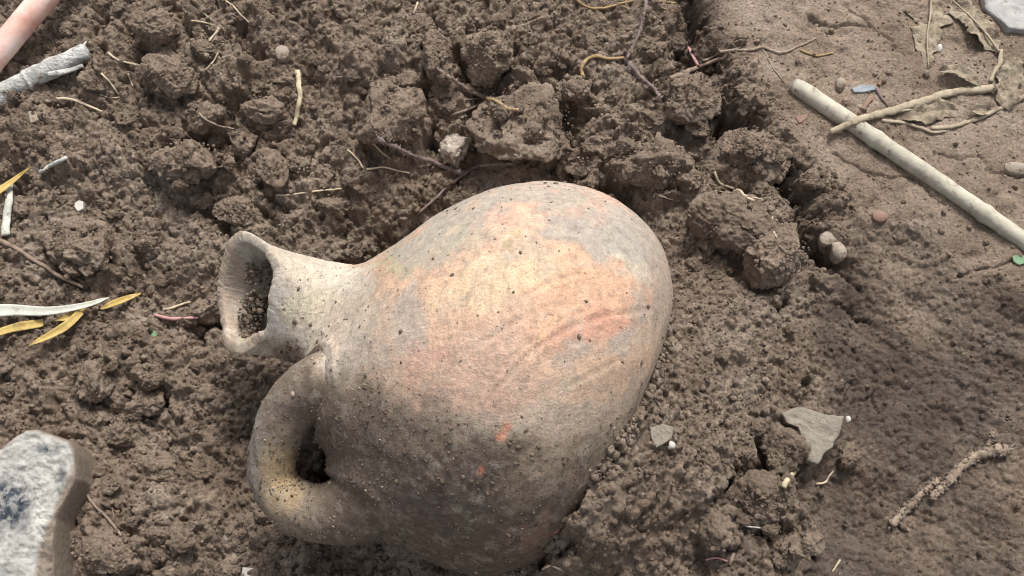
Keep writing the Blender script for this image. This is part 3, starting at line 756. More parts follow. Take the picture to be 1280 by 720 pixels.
# soil plug in the mouth
r_ = np.random.default_rng(9)
ctr = JC + (A3 * 262 + N3 * -48) * PXM
fp = np.concatenate([at_depth(np.concatenate([r_.uniform(298, 346, 300), r_.uniform(306, 348, 260)]), np.concatenate([r_.uniform(368, 424, 300), r_.uniform(325, 400, 260)]), np.full(560, dm + 12 * PXM) + r_.uniform(-6, 18, 560) * PXM),
                     ctr + r_.normal(size=(500, 3)) * np.array([13, 13, 13]) * PXM - A3 * 20 * PXM + N3 * -4 * PXM])
V, F, tn = crumb_cloud(fp, .0004 * 4.5 ** (r_.random(len(fp)) ** 1.6), 10, 1, (.45, 1.25))
obj('soil_fill', mesh_np('soil_fill', V, F, {'tone': tn, 'wet_shade': np.full(len(V), .1)}), M_SOIL, label='loose dark soil crumbs filling the mouth of the jug', cat='soil', kind='stuff')

# ------------------------------------------------------------------ soil clods
def clod_mesh(name, seed, sub, dims, nf=11, lump=.10, crumb=.045, tone=.5, wet_shade=0., fine=1.0, csz=.0045):
    r = np.random.default_rng(seed); v, f = ico(sub); d = v.copy()
    nrm = r.normal(size=(nf, 3)); nrm /= np.linalg.norm(nrm, axis=1)[:, None]
    off = r.uniform(.55, .92, nf)
    dot = np.maximum(d @ nrm.T, 1e-3); rad = off[None] / dot
    rad = -np.log(np.exp(-60 * np.minimum(rad, 1.6)).sum(1) + np.exp(-60 * 1.02)) / 60
    dims = np.asarray(dims, float); P = d * rad[:, None] * dims
    sz = dims.mean(); o = r.uniform(0, 50, 3)
    nr = d / dims; nr /= np.linalg.norm(nr, axis=1)[:, None]
    P = P + nr * (sz * lump * fbm(P / sz * 2.2 + o, 4, seed))[:, None]
    if sub >= 4:
        rg = 1 - np.abs(fbm(P / sz * 1.7 + o + 7, 4, seed + 2, .6)); msk = np.clip(.5 + 1.2 * fbm(P / sz * 1.3 + o, 2, seed + 9), .15, 1)
        P = P - nr * (sz * .34 * np.clip(rg - .80, 0, 1))[:, None]
        P = P + nr * (sz * .13 * facet(P / sz * 1.5 + o, seed + 21) + sz * .05 * facet(P / sz * 3.6 + o, seed + 31))[:, None]
        P = P + nr * (msk * crumb * sz * 2.0 * (0.45 - worley(P / csz * .7 + o + .4 * vnoise(P / csz * 2, 5)[:, None], seed + 3)))[:, None]
        P = P + nr * (msk * fine * .0011 * (0.45 - worley(P / .0017 + o, seed + 4)))[:, None]
        P = P + nr * (fine * .0011 * fbm(P * 520 + o, 4, seed + 5, .65))[:, None]
    tn = np.clip(tone + .10 * fbm(P * 160 + o, 3, seed + 8), 0, 1)
    return mesh_np(name, P, f, {'tone': tn, 'wet_shade': np.full(len(P), wet_shade)})

def splat(c, dims):
    rr = max(dims[0], dims[1]); i0 = max(0, int((c[0] - rr - gx0) / ST)); i1 = min(NX, int((c[0] + rr - gx0) / ST) + 1)
    j0 = max(0, int((c[1] - rr - gy0) / ST)); j1 = min(NY, int((c[1] + rr - gy0) / ST) + 1)
    if i1 <= i0 or j1 <= j0: return
    q = ((GX[j0:j1, i0:i1] - c[0]) / dims[0]) ** 2 + ((GY[j0:j1, i0:i1] - c[1]) / dims[1]) ** 2
    z = c[2] + dims[2] * .86 * np.sqrt(np.clip(1 - q / .8, 0, 1)); mk = q < .8
    HT[j0:j1, i0:i1][mk] = np.maximum(HT[j0:j1, i0:i1][mk], z[mk])

PXG = DIST / FPX
for n_, (px, py, rx, ry, rot, hz, tn, wt, lab) in enumerate(CL):
    p = hit(np.array([float(px)]), np.array([float(py)]))[0]
    dims = np.array([rx, ry, hz]) * PXG * np.array([1.10, 1.10, 1.2])
    sub = 6 if max(rx, ry) >= 30 else 5
    me = clod_mesh('soil_clod', 200 + n_ * 7, sub, dims, 10, .10, .035, tn + .13, wt, .8)
    o = obj('soil_clod', me, M_SOIL, label=lab, cat='soil clod', group='named lumps of soil round the jug')
    c = np.array([p[0], p[1], p[2] + dims[2] * .34]); o.location = c; o.rotation_euler = (rng.uniform(-.15, .15), rng.uniform(-.15, .15), math.radians(-rot))
    splat(c, dims)

variants = [clod_mesh('soil_clod', 900 + i, 5, np.array([1, rng.uniform(.7, 1), rng.uniform(.55, .8)]) * .0075, 10, .14, .06, rng.uniform(.42, .62), 0., .8, .0030) for i in range(12)]
MARKS = [(60, 90, 'the bleached stick'), (20, 30, 'the pink and white peeled stick'), (165, 80, 'the curved thin straw'), (370, 120, 'the flat pale straw'), (270, 155, 'the thin grey rootlet'),
    (238, 212, 'the large smooth lump of soil'), (65, 205, 'the bluish white quill'), (99, 257, 'the lone bluish white chip'), (50, 330, 'the long brown root'), (108, 312, 'the broad flat clod'), (90, 400, 'the yellow grass blades'),
    (220, 395, 'the pinkish root stub'), (119, 476, 'the egg-shaped clod'), (80, 600, 'the mottled white stone'), (310, 715, 'the squarish white chip'), (310, 570, 'the jug handle'), (275, 360, 'the jug mouth'),
    (205, 585, 'the pale angular clod'), (192, 418, 'the tiny green leaf'), (135, 670, 'the thin brown root'), (385, 240, 'the straight fine rootlet'), (470, 210, 'the kinked thin rootlet'), (492, 150, 'the wedge of soil'), (610, 76, 'the angular grey-brown clod'),
    (590, 115, 'the root with the yellow end'), (567, 190, 'the whitish crumbly lump'), (655, 165, 'the biggest gritty clod'), (755, 10, 'the sagging yellow root'), (745, 75, 'the hooked yellow root'), (800, 60, 'the hairy purple stem'),
    (352, 65, 'the little cream pebble'), (265, 40, 'the tiny straw scraps'), (815, 212, 'the blocky fibrous clod'), (936, 198, 'the rounded blocky clod'), (870, 85, 'the brown forked twig'), (865, 30, 'the upper hole of the crack'), (930, 165, 'the middle of the deep crack'),
    (920, 240, 'the pale forked root'), (968, 325, 'the slanting clod'), (1040, 300, 'the cream chip'), (827, 545, 'the small grey sherd'), (1015, 540, 'the grey slab'), (948, 630, 'the big dark clod'), (893, 664, 'the wedge-shaped clod'), (400, 300, 'the jug neck'), (518, 10, 'the upright straw scrap')]
cnt = 0; random.seed(5); tries = 0; placed = []
while cnt < 230 and tries < 6000:
    tries += 1
    px, py = random.uniform(-10, 1060), random.uniform(-10, 730)
    if ((px - 610) / 290) ** 2 + ((py - 470) / 275) ** 2 < 1 or (260 < px < 420 and 280 < py < 680): continue
    p = hit(np.array([px]), np.array([py]))[0]
    l, c_, d_, e_ = region_at(p[0], p[1])
    if random.random() > l + .10 * e_ + .03 * d_: continue
    if any((px - a) ** 2 + (py - b) ** 2 < 300 for a, b in placed): continue
    placed.append((px, py))
    s = random.choice([.35, .45, .5, .6, .7, .85, 1.05]); me = random.choice(variants)
    mk_ = sorted(MARKS, key=lambda q: (q[0] - px) ** 2 + (q[1] - py) ** 2)[:2]
    lab = '%s soil clod between %s and %s' % ('tiny' if s < .47 else 'small' if s < .65 else 'middling', mk_[0][2], mk_[1][2])
    o = obj('soil_clod', me, M_SOIL, label=lab, cat='soil clod', group='small loose soil clods')
    o.location = (p[0], p[1], p[2] + .0008 * s); o.scale = (s, s * random.uniform(.8, 1), s * random.uniform(.8, 1.1)); o.rotation_euler = (random.uniform(-.5, .5), random.uniform(-.5, .5), random.uniform(0, 6.28))
    splat((p[0], p[1], p[2]), np.array([.0075, .0065, .005]) * s); cnt += 1

# loose crumbs (nobody could count them)
r_ = np.random.default_rng(21); n = 52000
cx = r_.uniform(gx0, gx1, n); cy = r_.uniform(gy0, gy1, n)
i = ((cx - gx0) / ST).astype(int).clip(0, NX - 1); j = ((cy - gy0) / ST).astype(int).clip(0, NY - 1)
keep = (r_.random(n) < ML[j, i] * .85 + MC[j, i] * .22 + MD[j, i] * .16 + ME[j, i] * .8) & ((np.hypot(cx - JC[0], cy - JC[1]) > .80 * 258 * PXM) | ~hol[j, i])
cx, cy = cx[keep], cy[keep]; R = .0005 * 4.2 ** (r_.random(len(cx)) ** 2.2)
P = np.stack([cx, cy, h_at(cx, cy) + R * .25], -1)
sm = R < .0011
for nm, msk, sub in (('soil_crumbs', sm, 1), ('soil_granules', ~sm, 2)):
    idx = np.nonzero(msk)[0][: (1500)] if sub == 2 else np.nonzero(msk)[0][:24000]
    V, F, tn = crumb_cloud(P[idx], R[idx], 22 + sub, sub)
    rp_ = len(V) // len(idx); ti_, tj_ = i[keep][idx], j[keep][idx]; tn = np.clip(tn - .5 + np.repeat(TONE[tj_, ti_], rp_), 0, 1); wt_ = np.repeat(WET_SHADE[tj_, ti_], rp_)
    obj(nm, mesh_np(nm, V, F, {'tone': tn, 'wet_shade': wt_}), M_SOIL, kind='stuff',
        label='fine loose soil crumbs strewn over the dug ground' if sub == 1 else 'coarse loose soil granules strewn over the dug ground', cat='soil')

# ------------------------------------------------------------------ things lying on the soil
M_ROOTY = simple_mat('yellow_root', [(112, 93, 68), (152, 128, 92), (170, 148, 112)], 260, .8, 900, .7, .0008, dirt=.15)
M_ROOTG = simple_mat('grey_root', [(116, 100, 88), (150, 136, 124), (170, 158, 146)], 180, .85, dirt=.5)
M_ROOTP = simple_mat('purple_stem', [(92, 78, 78), (122, 106, 106), (146, 132, 130)], 170, .85, dirt=.4)
M_HAIR = simple_mat('root_hair', [(136, 122, 116), (164, 152, 146)], 200, .9)
M_ROOTW = simple_mat('pale_rootlet', [(168, 150, 126), (200, 186, 164)], 150, .75)
M_ROOTB = simple_mat('brown_root', [(106, 90, 79), (130, 113, 100), (146, 129, 115)], 150, .85, dirt=.3)
M_PINK = simple_mat('pink_root', [(160, 118, 116), (188, 150, 148)], 120, .7)
M_STRAW = simple_mat('straw', [(146, 134, 110), (174, 162, 135), (190, 180, 156)], 140, .65, 700, .3, .0004, dirt=.12)
M_DIRTY = simple_mat('soil_coated_root', [(122, 106, 92), (146, 130, 114), (160, 146, 130)], 220, .95, 800, .9, .0012)
M_REED = simple_mat('dry_reed', [(126, 121, 109), (164, 158, 143), (182, 177, 161)], 90, .7, 500, .5, .0006, dirt=.10)
M_BARK = simple_mat('bleached_bark', [(128, 126, 122), (176, 176, 172), (198, 198, 193)], 150, .85, 300, 1.0, .0022, dirt=.2)
M_LEAFY = simple_mat('yellow_grass', [(138, 116, 68), (170, 146, 86), (188, 167, 112)], 110, .65, 700, .5, .0006, dirt=.15)
M_LEAFW = simple_mat('pale_grass', [(150, 148, 138), (178, 177, 166), (190, 189, 180)], 110, .7, 700, .5, .0006, dirt=.12)
M_LEAFD = simple_mat('dead_leaf', [(116, 104, 88), (142, 131, 113), (160, 150, 131)], 110, .85, 500, .9, .0012, dirt=.32)
M_STEM = simple_mat('dead_stem', [(126, 114, 97), (154, 142, 122), (172, 161, 141)], 120, .8, 500, .5, .0006, dirt=.2)
M_BLUE = simple_mat('blue_scrap', [(90, 96, 104), (122, 130, 138), (144, 150, 156)], 120, .5)
M_RED = simple_mat('red_scrap', [(120, 98, 86), (136, 108, 94)], 200, .85)
M_WHITE = simple_mat('white_scrap', [(170, 166, 158), (192, 188, 180)], 140, .8, dirt=.05)
M_PEB = simple_mat('pale_pebble', [(132, 121, 108), (162, 151, 137)], 220, .9, 700, .7, .001, dirt=.3)
M_GREEN = simple_mat('green_leaf', [(88, 116, 88), (116, 146, 112)], 120, .6)
M_SLAB = simple_mat('grey_slab', [(112, 105, 95), (128, 121, 110), (138, 131, 120)], 160, .9, 420, .9, .0014)
M_LIME = simple_mat('chalky_clod', [(146, 134, 122), (180, 168, 156), (194, 184, 173)], 170, .95, 600, 1.0, .0016, dirt=.3)
M_PINKW = simple_mat('peeled_wood_top', [(176, 122, 108), (206, 170, 158), (226, 212, 204)], 34, .55, 500, .3, .0004, stretch=(1, 1, 1))
M_GSTONE = simple_mat('grey_stone', [(136, 132, 130), (156, 153, 150), (168, 166, 164)], 90, .85, 400, .6, .001, dirt=.15)

def stone_mat():
    m, t, b = new_mat('mottled_stone'); co = coords(t)
    c = ramp(t, noise(t, 70, 6, .68, co), [(.28, srgb(122, 125, 127)), (.37, srgb(164, 162, 157)), (.6, srgb(194, 190, 183)), (.75, srgb(206, 202, 195))])
    f = ramp(t, noise(t, 320, 5, .7, co), [(.3, (.72,) * 3), (.55, (1, 1, 1)), (.75, (1.12,) * 3)]); c = mixc(t, .8, c, f, 'MULTIPLY')
    blue = attr(t, 'col'); sp = ramp(t, noise(t, 240, 5, .7, co), [(.46, (1, 1, 1)), (.58, (.4,) * 3)])
    c = mixc(t, mixc(t, 1., blue.outputs['Color'], sp, 'MULTIPLY'), c, srgb(58, 65, 75))
    mud = attr(t, 'mud'); c = mixc(t, mud.outputs['Fac'], c, mixc(t, .9, srgb(122, 106, 90), ramp(t, noise(t, 380, 6, .75, co), [(.3, (.5,) * 3), (.5, (1, 1, 1)), (.7, (1.4,) * 3)]), 'MULTIPLY'))
    t.links.new(c, b.inputs['Base Color']); b.inputs['Roughness'].default_value = .85
    bump(t, b, noise(t, 300, 7, .78, co), .9, .0022)
    return m
M_STONE = stone_mat()

def lay(pts, n, lift):
    """a line on the photo laid over what lies there: heights smoothed, still on the same lines of sight"""
    q = catmull(np.asarray(pts, float), n); P = hit(q[:, 0], q[:, 1]); z = P[:, 2]
    k = max(1, n // 10); zp = np.pad(z, k, mode='edge'); zm = np.array([zp[a:a + 2 * k + 1].mean() * .5 + zp[a:a + 2 * k + 1].max() * .5 for a in range(n)])
    zp = np.pad(zm, k, mode='edge'); zm = np.array([zp[a:a + 2 * k + 1].mean() for a in range(n)])
    return at_z(q[:, 0], q[:, 1], zm + np.asarray(lift))

def strand(name, parts, mat, label, cat, group=None, sides=8, rough=.34, hairs=0, flat=1., seed=None, lift=.5, submats=None):
    """a root, twig or straw of one or more branches; the first branch is the main mesh"""
    seed = random.randrange(999) if seed is None else seed; root = None
    for b, (pts, r0, r1) in enumerate(parts):
        L = sum(math.dist(pts[a], pts[a + 1]) for a in range(len(pts) - 1)); n = int(max(10, L / 2.5))
        rr = np.linspace(r0, r1, n) * PXG; path = lay(pts, n, rr * lift + .0003)
        ctr_ = path[n // 2].copy() if root is None else ctr_
        if len(pts) > 2: path = path + .0006 * np.stack([fbm(path * 120 + s, 2, seed + b) for s in (0, 9, 18)], -1)
        V, F = tube(path, rr, sides, rough, flat, seed + b, 500)
        m_ = (submats or {}).get(b, mat)
        o = obj(name if b == 0 else 'branch', mesh_np(name, V - ctr_, F), m_, root, label=label if b == 0 else None, cat=cat if b == 0 else None, group=group if b == 0 else None)
        if b == 0: root = o; o.location = ctr_
        if hairs and b < 2:
            r = np.random.default_rng(seed + 40 + b); m = int(hairs * L); k = r.integers(0, n, m); d = r.normal(size=(m, 3)); d /= np.linalg.norm(d, axis=1)[:, None]
            base = path[k] + d * rr[k][:, None] * .8; tip = path[k] + d * (rr[k] * r.uniform(1.4, 2.3, m) + .0006)[:, None]
            sd = np.cross(d, r.normal(size=(m, 3))); sd /= np.linalg.norm(sd, axis=1)[:, None]; sd *= .00026; s2 = np.cross(d, sd)
            V = np.stack([base + sd, base - sd * .5 + s2 * .8, base - sd * .5 - s2 * .8, tip], 1).reshape(-1, 3)
            F = (np.array([[0, 1, 3], [1, 2, 3], [2, 0, 3]])[None] + (np.arange(m) * 4)[:, None, None]).reshape(-1, 3)
            obj('root_hairs', mesh_np('root_hairs', V - ctr_, F), M_HAIR, root, kind='stuff')
        if mat is M_DIRTY and r0 > 3:
            r = np.random.default_rng(seed + 60 + b); m = int(L * 3); k = r.integers(0, n, m); d = r.normal(size=(m, 3)); d /= np.linalg.norm(d, axis=1)[:, None]
            V, F, tn_ = crumb_cloud(path[k] + d * rr[k][:, None] * r.uniform(.6, 1.3, (m, 1)), .0004 * 3.2 ** r.random(m), seed + b)
            obj('soil_crust', mesh_np('soil_crust', V - ctr_, F, {'tone': np.clip(tn_ + .2, 0, 1), 'wet_shade': V[:, 0] * 0}), M_SOIL, root, kind='stuff')
    return root

random.seed(77)
strand('root', [([(716, -4), (726, 4), (742, 10), (765, 8), (792, 1)], 2.2, 1.6), ([(778, 6), (785, 12), (788, 18)], 1.0, .5)], M_ROOTY, 'yellow curved root sagging over dark crumbs, with a short rootlet', 'root')
strand('root', [([(812, -4), (824, 1), (846, 4)], 1.8, 1.4), ([(826, 9), (834, 12), (845, 14)], 1.0, .6)], M_ROOTY, 'short yellow root above the upper hole of the crack', 'root')
strand('root', [([(729, 96), (727, 86), (733, 75), (745, 70), (762, 73), (780, 72)], 3.0, 2.0)], M_ROOTY, 'hooked yellow root meeting the hairy purple stem', 'root')
strand('plant_stem', [([(808, -5), (806, 16), (798, 42), (784, 73)], 2.2, 2.0), ([(783, 76), (796, 90), (812, 106), (826, 121)], 2.8, 1.8), ([(783, 76), (800, 76), (810, 79)], 1.2, .8)], M_ROOTP, 'hairy purple stem forking across the clods', 'stem', hairs=4.5)
strand('twig', [([(838, 99), (858, 91), (876, 82), (905, 72)], 4.0, 2.6), ([(873, 82), (866, 70), (860, 59)], 2.4, 1.8), ([(878, 76), (890, 72), (900, 66)], 2.0, 1.6)], M_ROOTB, 'brown forked twig with a pink stub beside the crack', 'twig', submats={1: M_PINK})
strand('root', [([(547, 86), (565, 98), (585, 112), (606, 122)], 2.0, 3.0), ([(606, 122), (622, 128), (634, 136), (648, 138)], 2.4, 2.6), ([(606, 126), (588, 136), (560, 144)], 2.6, 1.6), ([(600, 122), (580, 126), (566, 133)], 1.3, .8)], M_ROOTG, 'grey forked root with a yellow end lying on the angular clod', 'root', hairs=2.5, submats={1: M_ROOTY})
strand('root', [([(472, 172), (490, 182), (520, 195), (550, 206), (575, 216)], 2.4, 2.8), ([(575, 216), (592, 210), (612, 206), (640, 205)], 2.2, 1.4), ([(590, 212), (566, 228), (545, 246), (520, 268)], 2.4, 1.6)], M_ROOTP, 'hairy grey-purple root with a pink tip reaching down to the jug belly', 'root', hairs=4.5)
strand('rootlet', [([(434, 188), (448, 200), (458, 211), (482, 210), (512, 216)], 1.3, 1.2)], M_ROOTW, 'thin pale rootlet kinked beside the wedge of soil', 'root')
strand('rootlet', [([(466, 180), (476, 190), (488, 199)], 1.0, .8)], M_ROOTW, 'tiny pale rootlet under the pink-tipped root', 'root')
strand('rootlet', [([(345, 244), (370, 243), (398, 239), (428, 236)], 1.4, 1.1)], M_ROOTW, 'straight fine rootlet in the crumbs above the jug mouth', 'root')
strand('rootlet', [([(248, 142), (258, 151), (272, 157), (293, 161)], 1.6, 1.3)], M_ROOTG, 'thin grey rootlet arching over a hollowed clod', 'root')
strand('straw', [([(371, 88), (374, 104), (374, 126), (367, 157)], 3.8, 3.0)], M_STRAW, 'flat pale yellow straw stuck upright in the soil', 'straw', flat=.4, lift=1.0)
strand('straw', [([(136, 66), (148, 75), (166, 81), (192, 83)], 1.6, 1.2)], M_STRAW, 'curved thin straw beside the bleached stick', 'straw')
strand('straw', [([(70, 123), (90, 125), (108, 131), (127, 140)], 2.4, 1.4)], M_ROOTW, 'tapering pale straw below the bleached stick', 'straw')
for k, (pts, r) in enumerate([([(126, 92), (138, 104), (148, 118)], 1.6), ([(125, 118), (140, 123), (158, 120)], 1.1), ([(160, 92), (166, 108)], 1.2), ([(238, 26), (252, 27), (266, 31)], 1.4), ([(273, 34), (270, 42), (262, 52)], 2.0), ([(272, 66), (266, 78), (256, 88)], 1.3), ([(283, 2), (296, 12), (312, 30)], 1.4), ([(254, 16), (266, 26)], 1.1), ([(522, 3), (517, 18)], 1.6), ([(1050, 700), (1040, 715)], 1.2)]):
    strand('straw', [(pts, r, r * .7)], M_STRAW if k % 2 else M_ROOTW, 'tiny broken straw scrap lying on crumbly soil', 'straw', 'tiny broken straw scraps')
strand('root', [([(-4, 298), (22, 312), (50, 330), (76, 346), (104, 360)], 3.4, 2.2)], M_ROOTB, 'long brown root running under the pale grass blade', 'root')
strand('root', [([(194, 393), (210, 397), (228, 398), (247, 396)], 2.6, 2.0)], M_PINK, 'pinkish root stub poking from the shaded hole by the jug mouth', 'root')
strand('root', [([(204, 387), (218, 384), (238, 378)], 1.9, 1.4)], M_ROOTW, 'thin beige root stub above the pinkish one by the jug mouth', 'root')
strand('root', [([(108, 618), (122, 636), (140, 656), (152, 670)], 2.0, 1.6), ([(140, 634), (143, 648)], 1.0, .7)], M_ROOTB, 'thin brown root beside the mottled white stone', 'root')
strand('root', [([(893, 212), (897, 226), (906, 232), (918, 236), (930, 244), (942, 251)], 1.6, 2.0), ([(918, 238), (932, 244), (955, 250)], 1.1, .7), ([(895, 238), (912, 242), (924, 246)], .9, .7)], M_ROOTW, 'pale forked root draped between blocky clods', 'root')
strand('rootlet', [([(966, 270), (965, 283), (971, 297)], 1.2, .9)], M_ROOTW, 'short hanging rootlet on the broad low clod', 'root')
strand('rootlet', [([(818, 242), (832, 247), (850, 252)], .9, .8), ([(818, 243), (816, 262)], .9, .7)], M_ROOTW, 'wispy rootlet against the shoulder of the jug', 'root')
strand('root', [([(900, 65), (920, 63), (940, 62), (955, 60), (975, 66), (1000, 57), (1020, 48)], 2.2, 1.6), ([(955, 62), (965, 82), (980, 103)], 1.1, .8)], M_DIRTY, 'grey root half sunk in trodden earth leading to the reed', 'root', hairs=.8)
strand('root', [([(1114, 656), (1128, 640), (1144, 626), (1158, 612), (1172, 600)], 5.0, 3.4)], M_DIRTY, 'shorter soil-coated root on the scraped slope', 'root', rough=.5, hairs=1.2)
strand('root', [([(1163, 622), (1178, 610), (1196, 590), (1214, 574), (1236, 565), (1258, 562)], 3.4, 7.0), ([(1228, 568), (1238, 552), (1242, 540)], 4.5, 3.0)], M_DIRTY, 'longer forked soil-coated root on the scraped slope', 'root', rough=.5, hairs=1.2)
strand('twig', [([(979, 610), (986, 598), (998, 584)], 3.6, 3.0)], M_STRAW, 'short cream twig below the grey slab', 'twig')
strand('rootlet', [([(1020, 605), (1032, 603), (1036, 596), (1042, 588)], 1.5, 1.0)], M_ROOTW, 'small bent rootlet below the grey slab', 'root')
strand('rootlet', [([(882, 700), (896, 697), (908, 702)], 1.3, 1.0)], M_PINK, 'tiny pinkish rootlet beside the wedge-shaped clod', 'root')
strand('twig', [([(912, 706), (917, 692)], 2.2, 2.0)], M_ROOTB, 'tiny brown twig stub beside the wedge-shaped clod', 'twig')
strand('rootlet', [([(927, 653), (936, 658), (950, 660)], 1.0, .8), ([(932, 652), (940, 660)], .8, .6)], M_WHITE, 'white fungus thread on the big dark clod', 'fungus')
strand('twig', [([(976, 365), (984, 352), (1000, 338)], 1.1, .9)], M_ROOTG, 'thin grey twig leaning over a small dark gap', 'twig')
strand('root', [([(678, 712), (690, 708), (706, 714)], 1.4, 1.0)], M_ROOTW, 'pale rootlet under the belly of the jug', 'root')
strand('root', [([(1000, 62), (1008, 66), (1022, 70), (1042, 66)], 1.6, 1.1)], M_ROOTY, 'short yellowish rootlet pressed into trodden earth', 'root')

# the long reed
def stick(name, a, b, rpx, mat, label, cat, seed, nodes=(), rough=.05, n=120, sides=28, sag=0, ra_=1.0, lift=.55, sc=160):
    q = np.linspace(0, 1, n)[:, None]; pp = np.array(a, float) * (1 - q) + np.array(b, float) * q
    if sag: pp = pp + np.stack([np.sin(q[:, 0] * 5) * sag, np.cos(q[:, 0] * 4) * sag], -1)
    P = hit(pp[:, 0], pp[:, 1]); A_ = np.polyfit(q[:, 0], P[:, 2], 1); z = np.polyval(A_, q[:, 0]) + rpx * PXG * lift
    path = at_z(pp[:, 0], pp[:, 1], z); rad = np.full(n, rpx * PXG) * np.linspace(1, ra_, n)
    for nd in nodes: rad = rad * (1 + .16 * np.exp(-((q[:, 0] - nd) / .012) ** 2))
    e = np.minimum(np.arange(n), np.arange(n)[::-1]); rad = rad * np.clip(.80 + .1 * e, 0, 1)
    V, F = tube(path, rad, sides, rough, 1., seed, sc); c = path[n // 2]
    return obj(name, mesh_np(name, V - c, F), mat, label=label, cat=cat, loc=tuple(c)), path, rad
reed, rpath, rrad = stick('reed_stalk', (992, 104), (1330, 336), 11.6, M_REED, 'straight thick dry reed stalk lying on the trodden earth', 'reed', 3, nodes=(.30, .71), rough=.09, sag=1.4, ra_=.9)
T, Nf, Bf = frames(rpath); th = np.linspace(0, 6.283, 24, endpoint=False)
cut = [rpath[0] + rrad[0] * k_ * (np.cos(th)[:, None] * Nf[0] + np.sin(th)[:, None] * Bf[0]) + T[0] * d__ for k_, d__ in ((1.04, .0002), (.85, -.0006), (.5, -.0009), (.02, -.0010))]
V = np.concatenate(cut); i_, j_ = np.meshgrid(np.arange(3), np.arange(24), indexing='ij'); F = np.stack([i_ * 24 + j_, i_ * 24 + (j_ + 1) % 24, (i_ + 1) * 24 + (j_ + 1) % 24, (i_ + 1) * 24 + j_], -1).reshape(-1, 4)
obj('cut_end', mesh_np('cut_end', V - rpath[60], F), simple_mat('reed_end', [(132, 130, 122), (160, 157, 146)], 200, .85), reed, label='grey weathered cut end')

# bleached stick with loose bark, and the smooth pink and white stick at the corner
bs, bpath, _r = stick('bleached_stick', (-60, 144), (112, 66), 17, M_BARK, 'whitish weathered stick with peeling bark', 'stick', 8, nodes=(.55,), rough=.20, sag=2, ra_=.70, sides=36, sc=130)
for k, (pts, r0, r1) in enumerate([([(92, 70), (100, 62), (108, 52)], 3.5, 1.6), ([(60, 92), (80, 90), (104, 82)], 5, 3)]):
    q = catmull(np.array(pts, float), 14); P = at_z(q[:, 0], q[:, 1], bpath[80, 2] + .002 + 0 * q[:, 0]); V, F = tube(P, np.linspace(r0, r1, 14) * PXG, 9, .3, .6, k, 300)
    obj('bark_flake', mesh_np('bark_flake', V - np.array(bs.location), F), M_BARK, bs)
stick('peeled_stick', (-60, 134), (92, -46), 17, M_PINKW, 'smooth pink and white peeled stick near the bleached one', 'stick', 15, rough=.02, lift=2.2)

# blades of grass and leaves
def blade(name, pts, w0, mat, label, cat, lift=.0015, prof=None, fold=.25, parent=None, group=None, twist=0., n=36, m=7, wav=0.0, tooth=0.0):
    path = lay(pts, n, np.interp(np.linspace(0, 1, n), np.linspace(0, 1, len(lift)), lift) if hasattr(lift, '__len__') else lift)
    T, Nf, Bf = frames(path); t = np.linspace(0, 1, n)
    wd = w0 * PXG * (np.interp(t, *prof) if prof else np.sin(np.clip(t * 1.04 + .02, 0, 1) * math.pi) ** .6)
    if tooth: wd = wd * (1 + tooth * 1.1 * fbm(np.stack([t * 14, t * 0 + w0, t * 0], -1), 3, int(w0)))
    u = np.linspace(-1, 1, m); cs, sn = np.cos(twist * t), np.sin(twist * t)
    Bt = Bf * cs[:, None] + Nf * sn[:, None]; Nt = Nf * cs[:, None] - Bf * sn[:, None]
    V = path[:, None] + (wd[:, None] * u)[..., None] * Bt[:, None] + (wd[:, None] * fold * (np.abs(u) - .3))[..., None] * Nt[:, None]
    if wav: V = V + wav * fbm(V * 140, 3, 5)[..., None] * Nt[:, None]
    th_ = .00022; top = V + Nt[:, None] * th_; bot = V - Nt[:, None] * th_
    A_ = np.concatenate([top, bot[:, ::-1]], 1); k2 = 2 * m
    i_, j_ = np.meshgrid(np.arange(n - 1), np.arange(k2), indexing='ij'); F = np.stack([i_ * k2 + j_, i_ * k2 + (j_ + 1) % k2, (i_ + 1) * k2 + (j_ + 1) % k2, (i_ + 1) * k2 + j_], -1).reshape(-1, 4)
    c = path[n // 2] if parent is None else np.array(parent.location)
    o = obj(name, mesh_np(name, A_.reshape(-1, 3) - c, F), mat, parent, label=label, cat=cat, group=group)
    if parent is None: o.location = c
    return o, path
blade('grass_blade', [(-30, 392), (10, 388), (60, 389), (105, 382), (136, 372)], 8, M_LEAFW, 'long pale dry grass blade crossing the yellow ones', 'grass', .006, ([0, .15, .3, .6, .9, 1], [1, 1.1, .9, .6, .35, .05]))
blade('grass_blade', [(126, 386), (142, 380), (160, 373), (180, 366)], 4.6, M_LEAFY, 'short bright yellow grass blade at the tip of the pale one', 'grass', .005, fold=.5)
blade('grass_blade', [(36, 432), (60, 421), (84, 407), (102, 390)], 6.0, M_LEAFY, 'broad yellow grass blade with a sharp tip under the pale one', 'grass', .004, ([0, .2, .6, 1], [.05, .6, 1, .8]), fold=.5)
blade('grass_blade', [(70, 400), (88, 396), (104, 386), (110, 374)], 5, M_LEAFY, 'small folded yellow grass blade behind the pale one', 'grass', .003, fold=.6)
blade('grass_blade', [(-20, 422), (14, 411), (34, 407), (54, 404)], 6, M_LEAFY, 'tan-yellow grass blade with a blunt end', 'grass', .003, ([0, .5, .95, 1], [.7, 1, .9, .6]))
blade('grass_blade', [(-16, 250), (4, 236), (20, 224), (38, 209)], 6, M_LEAFY, 'yellow grass blade tip above the upright white stalk', 'grass', .006, ([0, .5, .8, 1], [1, .8, .5, .03]), fold=.5)
strand('stalk', [([(12, 228), (12, 250), (9, 272), (8, 294)], 5, 6)], M_LEAFW, 'upright white dry stalk under the yellow grass tip', 'stalk', flat=.5, rough=.1)
